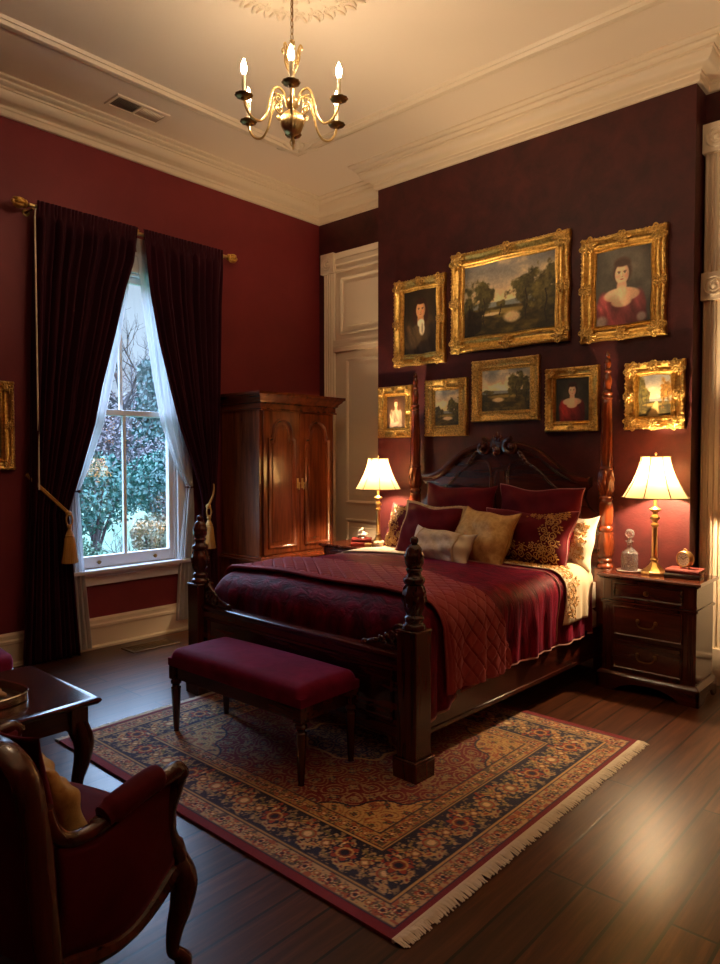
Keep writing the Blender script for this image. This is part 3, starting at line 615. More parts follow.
for s in (-1, 1):
    c = (s*PRX, YHD, 0); p = MB(); h = .055
    p.box(c[0]-h, c[0]+h, YHD-h, YHD+h, 0, .74); po = p.build('post', M['post'], bed, bevel=.005)
    f = MB(); f.lathe(smooth_prof([(.001,.74),(.056,.742),(.058,.76),(.046,.775),(.05,.79),(.05,.80),(.040,.812)], 4), c, 28)
    f.lathe(smooth_prof([(.040,.81),(.052,.84),(.055,.90),(.050,.96),(.044,.99)], 5), c, 60, lambda t, z: 1+.06*math.sin(7*t+18*z)+.045*math.sin(60*z+4*math.sin(5*t)))
    f.lathe(smooth_prof([(.042,.99),(.05,1.0),(.05,1.02),(.043,1.035),(.048,1.06),(.0485,1.18),(.043,1.2),(.05,1.215),(.05,1.228),(.042,1.24)], 4), c, 28)
    f.lathe(smooth_prof([(.042,1.24),(.052,1.28),(.054,1.33),(.048,1.39),(.042,1.415)], 5), c, 60, lambda t, z: 1+.06*math.sin(7*t-18*z)+.045*math.sin(60*z+4*math.sin(5*t)))
    f.lathe([(.042,1.412),(.05,1.42),(.05,1.432),(.044,1.44),(.044,1.445)], c, 28); f.build('turned_vase', M['post'], po)
    f = MB(); f.lathe([(.042,1.445),(.044,1.47),(.040,1.65),(.033,1.86),(.030,1.895),(.026,1.90)], c, 60, lambda t, z: 1-.11*abs(math.sin(5*t)) if 1.45 < z < 1.89 else 1); f.build('fluted_shaft', M['post'], po)
    f = MB(); f.lathe(smooth_prof([(.001,1.895),(.034,1.898),(.036,1.91),(.028,1.92),(.036,1.935),(.036,1.945),(.024,1.957),(.026,1.99),(.031,2.02),(.026,2.05),(.018,2.075),(.024,2.085),(.024,2.095),(.016,2.105),(.021,2.13),(.023,2.15),(.014,2.175),(.017,2.19),(.012,2.21),(.001,2.225)], 4), c, 24); f.build('finial', M['post'], po)
# headboard
OUT = [(0,1.615),(.12,1.605),(.22,1.585),(.31,1.553),(.39,1.505),(.46,1.452),(.53,1.402),(.60,1.368),(.66,1.352),(.735,1.348)]
outl = [(-x, z) for x, z in reversed(OUT)]+OUT[1:]
ol = [(p.x, p.y) for p in smooth_path([(a, b, 0) for a, b in outl], 4)]
low = [(.735,1.30),(.70,1.27),(.69,1.22),(.715,1.16),(.76,1.12),(.82,1.10),(.83,1.05),(.83,.25)]
hb = MB(); pts = ol+low+[(-x, z) for x, z in reversed(low)]
hb.prism(pts, XZ, YHD-.018, YHD+.018); hbo = hb.build('headboard', M['dkx'], bed)
m = MB(); m.sweep(ol, [(-.045,YHD-.016),(-.045,YHD-.03),(-.030,YHD-.036),(-.024,YHD-.044),(-.008,YHD-.052),(.010,YHD-.050),(.016,YHD-.036),(.016,YHD+.02),(-.045,YHD+.02)], lambda u, w, q: (u, q, w), False, 1); m.build('crest_moulding', M['dkx'], hbo, angle=50)
m = MB(); pr = [(-.011,YHD-.017),(-.009,YHD-.026),(0,YHD-.030),(.009,YHD-.026),(.011,YHD-.017)]
for s in (-1, 1):
    pth = smooth_path([(s*.075,.60,0),(s*.075,1.33,0),(s*.078,1.40,0),(s*.11,1.46,0),(s*.18,1.475,0),(s*.26,1.45,0),(s*.34,1.40,0),(s*.43,1.32,0),(s*.53,1.24,0),(s*.62,1.20,0),(s*.66,1.16,0),(s*.66,.60,0)], 5)
    m.sweep([(p.x, p.y) for p in pth], pr, lambda u, w, q: (u, q, w), False, 1)
m.build('panel_moulding', M['dkx'], hbo, angle=60)
m = MB(); m.box(-.048, .048, YHD-.026, YHD-.01, .6, 1.40); m.build('stile', M['dk'], hbo, bevel=.004)
def shell_carving(mb, cx, y, cz, s):
    for k in range(7):
        a = PI/2+(k-3)*.36; L = s*(.62 if k == 3 else .56-.05*abs(k-3)); R = Matrix.Rotation(-(a-PI/2), 3, 'Y')
        mb.ball(Vector((cx, y, cz))+R @ Vector((0,0,L*.52)), (s*.11, s*.10, L*.55), 10, 8, R)
    for sg in (-1, 1):
        q = spiral((0,0,0), s*.36, s*.05, 1.35*sg, PI/2 if sg > 0 else PI/2, None, 30)
        mb.tube([(cx+sg*s*.62+p.x, y-.004, cz+p.y*.9+s*.05) for p in q], [s*(.11-.06*i/30) for i in range(31)], 7)
        mb.ball((cx+sg*s*.62, y-.006, cz+s*.05), s*.11, 8, 6)
        for k in range(4): mb.ball((cx+sg*s*(.98+.10*k), y, cz-s*(.16+.13*k)), (s*.14, s*.07, s*.08), 8, 6, Matrix.Rotation(sg*.6, 3, 'Y'))
    mb.ball((cx, y-.008, cz-.02), (s*.2, s*.14, s*.2), 12, 8)
m = MB(); shell_carving(m, 0, YHD-.05, 1.57, .20); m.build('crest_carving', M['dkx'], hbo)
# footboard, rails, slats
fb = MB(); fb.box(-PF+.05, PF-.05, YFT-.018, YFT+.018, .17, .545); fbo = fb.build('footboard', M['dkx'], bed, bevel=.003)
m = MB(); m.sweep([(-PF+.055,.55),(PF-.055,.55)], [(-.012,YFT-.018),(-.012,YFT-.026),(0,YFT-.030),(.012,YFT-.036),(.022,YFT-.034),(.028,YFT-.022),(.028,YFT+.022),(-.012,YFT+.022)], lambda u, w, q: (u, q, w), False, 1); m.build('top_rail', M['dkx'], fbo)
m = MB(); m.sweep([(-PF+.12,.245),(PF-.12,.245),(PF-.12,.49),(-PF+.12,.49)], [(-.012,YFT-.017),(-.01,YFT-.027),(0,YFT-.030),(.008,YFT-.024),(.012,YFT-.017)], lambda u, w, q: (u, q, w), True, 1); m.build('panel_moulding', M['dkx'], fbo)
for s in (-1, 1):
    m = MB(); x0 = s*(PF-.058); zz = .575
    m.prism([(x0, zz-.02),(x0, .70),(x0-s*.03,.70),(x0-s*.07,.675),(x0-s*.12,.63),(x0-s*.18,.60),(x0-s*.24,.587),(x0-s*.25,.572)], XZ, YFT-.010, YFT+.010)
    m.tube(smooth_path([(x0-s*.005,YFT,.70),(x0-s*.04,YFT-.004,.70),(x0-s*.09,YFT-.004,.662),(x0-s*.15,YFT-.004,.618),(x0-s*.22,YFT-.004,.60),(x0-s*.25,YFT-.004,.592)], 5), .012, 7)
    for (dx, dz, r) in ((.045,.645,.034),(.115,.605,.022)):
        m.tube([(x0-s*dx+p.x*s, YFT-.014, dz+p.y) for p in spiral((0,0,0), r, .006, 1.5, 2.2, None, 22)], .0065, 6)
    for k in range(6): m.ball((x0-s*(.02+.038*k), YFT-.012, .68-.016*k), (.022,.009,.010), 8, 6, Matrix.Rotation(s*.9-.2*k*s, 3, 'Y'))
    for k in range(4): m.ball((x0-s*(.03+.03*k), YFT-.012, .600-.0015*k), (.016,.009,.014), 8, 6)
    m.ball((x0-s*.253, YFT-.004, .592), .017, 10, 8); m.build('scroll_bracket', M['dkx'], fbo)
for s in (-1, 1):
    m = MB(); m.box(s*(.845)-.016, s*(.845)+.016, YFT+.05, YHD-.05, .17, .365); m.box(s*.845-.022, s*.845+.022, YFT+.06, YHD-.055, .165, .19); m.build('side_rail', M['dky'], bed, bevel=.004)
m = MB()
for k in range(9): m.box(-.83, .83, -.96+k*.235, -.88+k*.235, .235, .26)
m.build('slat', M['dkx'], bed)
def bedobj(mb, name, mat, label, cat, group=None, **kw):
    o = mb.build(name, mat, loc=(BX, BY, 0), rot=(0,0,BR), **kw); return tag(o, label, cat, group)
# box spring, mattress
m = MB(); softbox(m, .81, .955, .262, .47, .03, .0, 30, 30); m.xf(Matrix.Translation((0,.045,0))); bedobj(m, 'box_spring', M['ivory'], 'cream box spring showing at the right head corner of the bed', 'box spring', angle=60)
m = MB(); softbox(m, .805, .95, .472, .715, .07, .012, 50, 50); m.xf(Matrix.Translation((0,.045,0))); bedobj(m, 'mattress', M['ivory'], 'mattress under an ivory fitted sheet, bare at the head', 'mattress', angle=70)
# ---- draped bedding
ZT, HWD, RS, YFF, RF = .775, .868, .13, -.975, .17
def cover(u, w, off=0, dropfold=1.0, seed=0):
    hw, zt, yf = HWD+off, ZT+off, YFF-off; a = abs(u); L = hw-RS
    if a <= L: x, ds = a, 0.0
    elif a <= L+RS*PI/2: q = (a-L)/RS; x, ds = L+RS*math.sin(q), RS*(1-math.cos(q))
    else: x, ds = hw, RS+a-L-RS*PI/2
    y0 = yf+RF
    if w >= y0: y, df = w, 0.0
    else:
        d = y0-w
        if d <= RF*PI/2: q = d/RF; y, df = y0-RF*math.sin(q), RF*(1-math.cos(q))
        else: y, df = yf, RF+d-RF*PI/2
    dd = math.sqrt(ds*ds+df*df)
    k = sstep1(.03, .3, ds)*dropfold
    x += k*(.012*math.sin(13*y+1.3+seed)+.011*math.sin(31*y+seed*2+2*ds)+.008*abs(math.sin(30*y+1.1*math.sin(5*y)))+.004*math.sin(67*y))
    kf = sstep1(.05, .3, df)*dropfold
    y += kf*(.010*math.sin(9*u+.6)+.006*math.sin(21*u))
    z = zt-dd+.022*(1-min(1, (a/.8))**2)*(1 if df < .1 else 0.6) + (0.006*math.sin(7*u+3*w)+.004*math.sin(15*w+4*u))*(1-k)
    if k > .5 and y < -.85: x -= 0
    return (math.copysign(x, u), y, z)
def sstep1(a, b, x):
    t = max(0, min(1, (x-a)/(b-a))); return t*t*(3-2*t)
ULEN = HWD-RS+RS*PI/2
def u_for(ds): return ULEN+ds-RS if ds > RS else None
def hemdrop(w): return .425+.10*sstep1(-.45, -.95, w)
def duvfn(p, q):
    w = -1.30+(.80+1.30)*q; um = u_for(hemdrop(w)); return cover((2*p-1)*um, w)
m = MB(); m.grid(170, 130, duvfn); duv = bedobj(m, 'duvet', M['vel'], 'burgundy velvet duvet draped over the bed', 'duvet', angle=180, solid=.012)
m = MB()
hem = [Vector(duvfn(1, q/90))+Vector((.004,0,-.006)) for q in range(91)]
m.tube(hem, .0055, 6); m.tube([Vector(duvfn(0, q/90))+Vector((-.004,0,-.006)) for q in range(91)], .0055, 6)
def sheetedge(u):      # near edge of the turned-down sheet as a function of u
    return .13+.27*sstep1(-.9, .1, u)+.03*sstep1(.1, .8, u)-.07*sstep1(.8, 1.25, u)
def pl(u): return cover(u, sheetedge(u)-.075+.045*sstep1(.75, 1.2, u), .009)
m.tube([Vector(pl(-.9+(u_for(.42)+.9)*k/80)) for k in range(81)], .0045, 6); m.build('piping', M['pipe'], duv)
# turned-down embroidered sheet
def shfn(p, q):
    um = u_for(.325)+.012; u = -um+2*um*p; e = sheetedge(u); far = .80-.05*sstep1(.8, 1.3, u); w = e+(far-e)*q
    x, y, z = cover(u, w, .016); k = sstep1(.85, 1.2, abs(u)); return (x+.010*k*math.sin(38*y), y, z)
m = MB(); m.grid(140, 34, shfn); shb = bedobj(m, 'top_sheet', M['linen'], 'cream sheet folded down over the duvet, gold embroidered hem', 'sheet', angle=180, solid=.006)
def scrollwork(mb, surf, a0, a1, b, n, r, th, nrm, sq=1.0, along='a', flip=False):
    """alternating spirals and leaves along a line on a surface: surf(a,b)->point"""
    for k in range(n):
        a = a0+(a1-a0)*(k+.5)/n; sg = 1 if (k % 2 == 0) else -1; da = (a1-a0)/n
        def P(da_, db_): return Vector(surf(a+da_, b+db_) if along == 'a' else surf(b+db_, a+da_))+nrm
        q = spiral((0,0,0), r, r*.15, 1.4*sg, -PI/2*sg, None, 18)
        mb.tube([P(p.x*sq, p.y+sg*r*.25) for p in q], th, 5)
        for j, (ox, oy) in enumerate(((.55,1.25),(-.55,1.2),(1.0,-.9),(-.9,-1.0),(.1,1.5))):
            c = P(ox*r*sq*.9, oy*r*sg); t = P(ox*r*sq*1.5, oy*r*1.45*sg); d = (t-c)
            if d.length > 1e-6:
                mb.tube([c, c+d*.4, c+d], [th*.5, th*1.7, th*.4], 6)
        if k < n-1: mb.tube([P(0, -sg*r*.7), P(da*.5, 0), P(da, sg*r*.7)], th*.7, 5)
m = MB(); um_ = u_for(.325)+.012
def shsurf(a, b): u = a; e = sheetedge(u); return cover(u, e+b, .022)
scrollwork(m, shsurf, -.1, um_-.02, .10, 20, .036, .0032, Vector((.002,0,.002)), 1.0)
scrollwork(m, shsurf, .2, um_-.03, .035, 16, .018, .0026, Vector((.002,0,.002)), 1.0)
m.build('embroidery', M['gthread'], shb)
# quilted throw over the foot
def quiltfn(p, q):
    um = u_for(.445)+.02; u = -um+2*um*p; w0, w1 = -.875, -.36; w0 += .03*sstep1(.7, 1.2, u); w1 += .12*sstep1(.75, 1.3, u)-.05*sstep1(-.1, -.9, u)-.09*sstep1(.35,.75,u)*(1-sstep1(.75,1.2,u)); w = w0+(w1-w0)*q
    x, y, z = cover(u, w, .020); s = .105
    g = max(0, 1-min(abs(math.sin(PI*(u+w*1.25)/s)), abs(math.sin(PI*(u-w*1.25)/s)))*3.2)
    hb_ = 1-min(1, abs(q-.075)*40); hc = 1-min(1, abs(q-.025)*40); g = max(g if q > .085 else 0, hb_, hc); pf = .015*(1-g)
    k = sstep1(.78, 1.0, abs(u)); return (x+math.copysign(pf*k, u), y, z+pf*(1-k))
m = MB(); m.grid(430, 120, quiltfn); ql = bedobj(m, 'quilt', M['quilt'], 'diamond quilted rose-brown throw folded across the bed foot', 'quilt', angle=180, solid=.008)
m = MB(); m.tube([Vector(quiltfn(k/140, 0)) for k in range(141)], .008, 6); m.tube([Vector(quiltfn(k/140, 1)) for k in range(141)], .006, 6)
m.tube([Vector(quiltfn(1, k/40))+Vector((0,0,-.004)) for k in range(41)], .006, 6); m.build('binding', M['quilt'], ql)
# ============================================================ PILLOWS
def psurf(w, h, t, pinch=.07, seed=0):
    ph = [random.Random(seed).uniform(0, 6) for _ in range(4)]
    def f(a, b, side):
        x = w/2*a*(1-pinch*(1-b*b)*a*a)+.006*math.sin(6*b+ph[3])*a*a; z = h/2*b*(1-pinch*(1-a*a)*b*b)+(.008*math.sin(5*a+ph[0])-.012*(1-a*a))*b*b*(b > 0)
        d = max(0, (1-a*a)*(1-b*b)); th = t/2*d**.42*(1+.15*math.cos(1.5*b+.6))
        wr = (.012*math.sin(5*a+ph[0]+2*b)+.010*math.sin(7*b+ph[1]-3*a)+.005*math.sin(13*a+9*b+ph[2]))*d**.45
        return Vector((x, side*th+wr, z))
    return f
def pillow(label, px, py, Y, w, h, t, tilt, yaw, mat, roll=0, pipe=None, group='pillows on the bed', cat='pillow', name='pillow', fr=None, emb=None, pinch=.10, n=34, seed=0, world=None):
    if world is None:
        c = PIX(px, py, Y)
    else: c = Vector(world)
    r = thing(name, label, cat, c, 0, group); r.rotation_euler = Matrix.Rotation(BR+yaw, 3, 'Z').to_4x4().to_euler(); 
    R = Matrix.Rotation(BR+yaw, 4, 'Z') @ Matrix.Rotation(-tilt, 4, 'X') @ Matrix.Rotation(roll, 4, 'Y'); r.rotation_euler = R.to_euler()
    f = psurf(w, h, t, pinch, seed); m = MB(); e = lambda u: math.sin((u-.5)*PI)
    m.grid(n, n, lambda u, v: f(e(u), e(v), -1)); m.grid(n, n, lambda u, v: f(e(u), e(v), 1))
    o = m.build('cover', mat, r, angle=180)
    import bmesh
    b = bmesh.new(); b.from_mesh(o.data); bmesh.ops.remove_doubles(b, verts=b.verts, dist=1e-5); bmesh.ops.recalc_face_normals(b, faces=b.faces); b.to_mesh(o.data); b.free()
    per = [f(-1+2*k/16, -1, 0) for k in range(16)]+[f(1, -1+2*k/16, 0) for k in range(16)]+[f(1-2*k/16, 1, 0) for k in range(16)]+[f(-1, 1-2*k/16, 0) for k in range(16)]
    if pipe is not None: q = MB(); q.tube(per, .0055, 6, True); q.build('piping', pipe, r)
    if fr is not None:
        q = MB(); rg = random.Random(5)
        for i in range(len(per)):
            a, b2 = per[i], per[(i+1) % len(per)]
            for k in range(3):
                p = a.lerp(b2, k/3); d = p.normalized(); d.y = 0; q.tube([p*.985, p+d*.014+Vector((rg.gauss(0,.003), rg.gauss(0,.004), rg.gauss(0,.003))), p+d*.026], [.010,.010,.004], 5)
        q.build('fringe', fr, r)
    if emb: q = MB(); emb(q, f, w, h); q.build('embroidery', M['gthread'], r)
    return r
def PIX(px, py, Y):
    f_, ya, pt = 697., math.radians(42), math.radians(-2)
    F = Vector((-math.sin(ya)*math.cos(pt), math.cos(ya)*math.cos(pt), math.sin(pt))); Rt = Vector((math.cos(ya), math.sin(ya), 0)); U = Rt.cross(F)
    d = F+Rt*((px-360)/f_)-U*((py-482)/f_); k = Y/d.y; return Vector((0,0,1.5))+d*k
def emb_border(cols, rows=True):
    def g(q, f, w, h):
        nv = Vector((0,-.003,0)); sv = lambda a, b: f(a, b, -1)
        for (kind, s0, s1, at, n, r) in cols:
            S = (lambda a, b: f(a, b, -1)) if kind == 'h' else (lambda a, b: f(b, a*1.0, -1))
            k = h/w if kind == 'h' else w/h
            scrollwork(q, S, s0, s1, at, n, r, .0034, nv, k if kind == 'h' else k, 'a')
    return g
def emb_dense(side):
    def g(q, f, w, h):
        nv = Vector((0,-.003,0)); rr = random.Random(4)
        S1 = lambda a, b: f(a, b, -1)
        S2 = lambda a, b: f(b, a, -1)
        asp = h/w
        for (at, r, n) in ((-.72, .12, 9), (-.45, .09, 7)): scrollwork(q, S1, (-.5 if side > 0 else -.9), (.9 if side > 0 else .5), at, n, r, .0034, nv, asp)
        for (at, r, n) in ((.76, .12, 7), (.58, .09, 6)): scrollwork(q, S2, -.8, .86, side*at*1.0, n, r*asp*1.15, .0034, nv, 1/asp)
        scrollwork(q, S1, (.1 if side > 0 else -.9), (.9 if side > 0 else -.1), .78, 5, .09, .003, nv, asp)
    return g
pillow('square ruby velvet pillow at the back, left of the headboard centre', 458, 513, 4.52, .65, .45, .19, .2, 0, M['velpil'], pipe=M['velpil'], seed=1)
pillow('square ruby velvet pillow at the back, right of the headboard centre', 538, 517, 4.53, .67, .45, .19, .2, 0, M['velpil'], pipe=M['pipe'], seed=2)
pillow('velvet sham with gold scroll embroidery, left side of the bed', 424, 530, 4.37, .74, .42, .22, .38, .05, M['velpil'], pipe=M['velpil'], emb=emb_dense(-1), seed=3)
pillow('cream pillow with gold embroidered flange, rightmost on the bed', 566, 541, 4.47, .44, .38, .17, .28, -.12, M['ivory'], emb=emb_border([('v', -.75, .75, .60, 4, .11), ('v', -.7, .7, .80, 5, .06)]), seed=4)
pillow('velvet sham with gold scroll embroidery, right side of the bed', 524, 538, 4.31, .74, .42, .23, .42, -.04, M['velpil'], pipe=M['pipe'], emb=emb_dense(1), seed=5)
pillow('burgundy velvet cushion with cream brush fringe', 429, 532, 4.20, .50, .43, .20, .40, .10, M['velpil'], roll=.06, fr=M['fringe'], seed=6)
M['damask'] = goldm('gold_damask', sr(176, 132, 70), sr(214, 178, 112), .6, .25, 26); M['damask'].node_tree.nodes['Principled BSDF'].inputs['Metallic'].default_value = .15
M['damask2'] = goldm('ivory_damask', sr(196, 172, 132), sr(220, 200, 166), .7, .6, 34); M['damask2'].node_tree.nodes['Principled BSDF'].inputs['Metallic'].default_value = 0
pillow('gold damask square cushion in the middle of the bed', 483, 538, 4.12, .46, .42, .20, .45, -.06, M['damask'], roll=.07, pipe=M['gthread'], seed=7)
lb = pillow('small oblong ivory cushion in front of the others', 441, 546, 3.94, .52, .25, .16, .45, .02, M['ivory'], roll=.06, seed=8)
f8 = psurf(.52, .25, .16, .09, 8); q = MB(); q.grid(30, 24, lambda u, v: f8(-.62+1.24*u, -.97+1.94*v, -1)+Vector((0,-.004,0))); q.build('damask_panel', M['damask2'], lb, angle=180, solid=.004)
for a in (-.64, .64): q = MB(); q.tube([f8(a, -.97+1.94*k/20, -1)+Vector((0,-.005,0)) for k in range(21)], .006, 6); q.build('braid', M['fringe'], lb)
# ============================================================ RUG
RX0, RX1, RY0, RY1 = -3.60, -1.335, 1.63, 3.67
def rug_pattern(nx, ny):
    W, H = RX1-RX0, RY1-RY0
    X, Y = np.meshgrid(np.linspace(0, W, nx), np.linspace(0, H, ny)); c = lambda r, g, b: lin([r, g, b])
    dx = np.minimum(X, W-X)+.018; dy = np.minimum(Y, H-Y); onx = dx < dy; d = np.where(onx, dx, dy)
    sx = np.where(onx, np.abs(Y-H/2), np.abs(X-W/2))
    red, navy, beige, gold, cream, olive, rust = c(118,14,32), c(24,24,58), c(184,156,112), c(196,158,98), c(218,192,146), c(112,104,62), c(160,62,40)
    I = np.zeros((ny, nx, 3)); I[:] = red
    def put(m, col, a=1.0): m = np.clip(m, 0, 1)[..., None]*a; I[:] = I*(1-m)+col*m
    w = lambda a, b: sstep(a-.002, a+.002, d)*(1-sstep(b-.002, b+.002, d))
    n1 = fbm(X*30, Y*30, 3); n2 = fbm(X*60+9, Y*60, 4)
    def flower(r, th, R, n, c1, c2, c3, mask):
        rr = R*(.80+.20*np.cos(n*th)); put((r < rr)*mask, navy*1.2); put((r < rr*.86)*mask, c1); put((r < R*.52)*mask, c2); put((r < R*.40)*mask, c1*.6); put((r < R*.26)*mask, c3)
    def band(a, b, bg, per, kind):
        m = w(a, b); put(m, bg); t = (d-a)/(b-a); L = b-a; k = np.floor(sx/per); ls = (sx/per-k-.5)*per; lt = (t-.5)*L; r = np.hypot(ls, lt); th = np.arctan2(lt, ls); par = (k % 2)
        if kind == 'guard':
            put(m*(np.abs(lt-.16*L*np.sin(2*PI*sx/per)) < .0035), olive); put(m*(n2 > .58), rust, .8); put(m*((n1 > .56) & (n2 < .5)), navy, .75)
            pp = np.where(par == 0, 1., 0.); flower(r, th, L*.38, 6, rust, cream, navy, m*pp); flower(r, th, L*.34, 5, gold, rust, cream, m*(1-pp))
            ls2 = np.abs(ls)-per*.5; r2 = np.hypot(ls2, lt); flower(r2, np.arctan2(lt, ls2), L*.22, 4, olive, cream, red, m)
        else:
            ph = 2*PI*sx/per
            for (A, f, o, col, th_) in ((.30, 1, 0, gold, .007), (.30, 1, PI, olive, .006), (.16, 2, .6, rust, .005), (.36, 2, 2.2, beige, .005), (.40, 3, .3, beige, .004), (.22, 3, 1.9, gold, .004)):
                put(m*(np.abs(lt-A*L*np.sin(f*ph+o)) < th_), col)
            for q in range(10):
                u0 = per*((q*.37) % 1-.5); v0 = L*(.38*math.sin(q*2.4)); ang = q*1.3; a_ = (ls-u0)*math.cos(ang)+(lt-v0)*math.sin(ang); b_ = -(ls-u0)*math.sin(ang)+(lt-v0)*math.cos(ang)
                rr = np.hypot(a_/.026, b_/.012); put(m*(rr < 1), (gold, rust, beige, olive, cream)[q % 5]); put(m*(rr < .5), (rust, navy, red, gold, olive)[q % 5])
            put(m*(n2 > .62), beige, .55)
            pp = np.where(par == 0, 1., 0.); flower(r, th, L*.36, 8, beige, rust, cream, m*pp); flower(r, th, L*.34, 6, rust, gold, navy, m*(1-pp))
            ls2 = np.abs(ls)-per*.5; r2 = np.hypot(ls2, lt); flower(r2, np.arctan2(lt, ls2), L*.22, 5, gold, red, cream, m)
    put(w(.040, 5), navy)
    band(.048, .125, beige, .062, 'guard'); put(w(.125, .132), navy); put(w(.132, .142), gold); put(w(.142, 5), navy*.9)
    band(.150, .345, navy, .20, 'main'); put(w(.345, .352), navy); put(w(.352, .36), gold); put(w(.36, .366), navy)
    band(.366, .435, gold*.85, .058, 'guard'); put(w(.435, .442), navy)
    # field
    F = sstep(.440, .444, d); fx, fy = W/2-.444, H/2-.444; ax, ay = np.abs(X-W/2), np.abs(Y-H/2); ux, uy = (fx-ax), (fy-ay)
    put(F, red)
    wx, wy = ax+.012*np.sin(40*ay), ay+.012*np.sin(37*ax)
    def scroll(mask, bgc, cols, cell, off):
        gx, gy = (wx+off)/cell, (wy+off*.7)/cell; kx, ky = np.floor(gx), np.floor(gy); lx, ly = (gx-kx-.5)*cell, (gy-ky-.5)*cell; r = np.hypot(lx, ly); th = np.arctan2(ly, lx); sg = np.where((kx+ky) % 2 == 0, 1, -1)
        sp = np.mod(th*sg/(2*PI)+r/(cell*.19), 1.0); arm = (np.abs(sp-.5) < .11)*(r > cell*.10)*(r < cell*.56); put(mask*arm, cols[0])
        put(mask*(np.abs(sp-.5) < .06)*(r > cell*.12)*(r < cell*.5)*((np.floor(th*5) % 2) == 0), cols[1]); h = np.mod(kx*3+ky*5, 3)
        for q in range(3): flower(r, th, cell*.17, 6, cols[q], cols[(q+1) % 3], cols[(q+2) % 3], mask*(h == q))
        lx2, ly2 = np.abs(lx)-cell*.5, np.abs(ly)-cell*.5; r2 = np.hypot(lx2, ly2); flower(r2, np.arctan2(ly2, lx2), cell*.22, 5, cols[1], cols[2], cols[0], mask)
        put(mask*((n1 > .60) & (n2 > .5)), cols[0], .7)
    scroll(F, red, (beige*.8, gold*.7, c(50,56,90)), .125, 0)
    sc = .035*np.abs(np.sin(PI*ax/.16))+.035*np.abs(np.sin(PI*ay/.16)); spand = F*sstep(-.006, .006, (.27-(ux+uy*1.0)+sc*1.1))
    rim = F*(np.abs((.27-(ux+uy)+sc*1.1)) < .010)
    put(spand, gold*.95); scroll(spand, gold, (rust, olive*.9, c(60,60,92)), .105, .04); put(rim, navy)
    md = np.hypot(ax/.34, ay/.24)+.05*np.cos(8*np.arctan2(ay/.24, ax/.34)); mm = F*(md < .8); put(mm, navy*1.1); scroll(mm, navy, (beige*.9, rust, gold*.8), .10, .02); put(F*(np.abs(md-.8) < .03), gold)
    I *= 1.3; I *= (.82+.36*fbm(X*120, Y*120, 8, 2))[..., None]*(.9+.2*fbm(X*4, Y*4, 12, 3))[..., None]
    return I
nx, ny = 430, 388
I = rug_pattern(nx, ny); rg = thing('rug', 'large crimson and navy oriental rug with cream fringe under the bed', 'rug', ((RX0+RX1)/2, (RY0+RY1)/2, 0))
hx, hy = (RX1-RX0)/2, (RY1-RY0)/2
m = MB(); m.grid(nx, ny, lambda u, v: (-hx+2*hx*u, -hy+2*hy*v, .012)); nb = len(m.v)
m.add([(-hx,-hy,.001),(hx,-hy,.001),(hx,hy,.001),(-hx,hy,.001),(-hx,-hy,.012),(hx,-hy,.012),(hx,hy,.012),(-hx,hy,.012)], [(0,1,5,4),(1,2,6,5),(2,3,7,6),(3,0,4,7)])
M['rug'] = vcol('rug_pile', .95, bump=(420, .5), sheen=.25, srough=.5)
o = m.build('pile', M['rug'], rg, smooth=False, fix=False); ed = np.tile(lin([122,18,34]), (8, 1)); setcol(o, np.vstack([I.reshape(-1, 3), ed]))
for s in (-1, 1):
    f = MB(); r_ = random.Random(3+s)
    y = -hy+.003
    while y < hy:
        L = .05+r_.uniform(-.008, .008); dy = r_.gauss(0, .006); w = .0042; z0 = .008
        f.add([(s*hx, y-w, z0+.004), (s*hx, y+w, z0+.004), (s*(hx+L*.5), y+w*1.1+dy*.4, z0+r_.uniform(0,.006)), (s*(hx+L*.5), y-w*1.1+dy*.4, z0+.002), (s*(hx+L), y+w*.7+dy, .003), (s*(hx+L), y-w*.7+dy, .003)], [(0,1,2,3),(3,2,4,5)]); y += .0064
    f.box(*sorted((s*hx, s*(hx+.008))), -hy, hy, .002, .013)
    f.build('fringe', M['fringe2'] if 'fringe2' in M else plain('rug_fringe', sr(230, 216, 190), .9), rg, smooth=False, fix=False, solid=.002, kind='stuff')
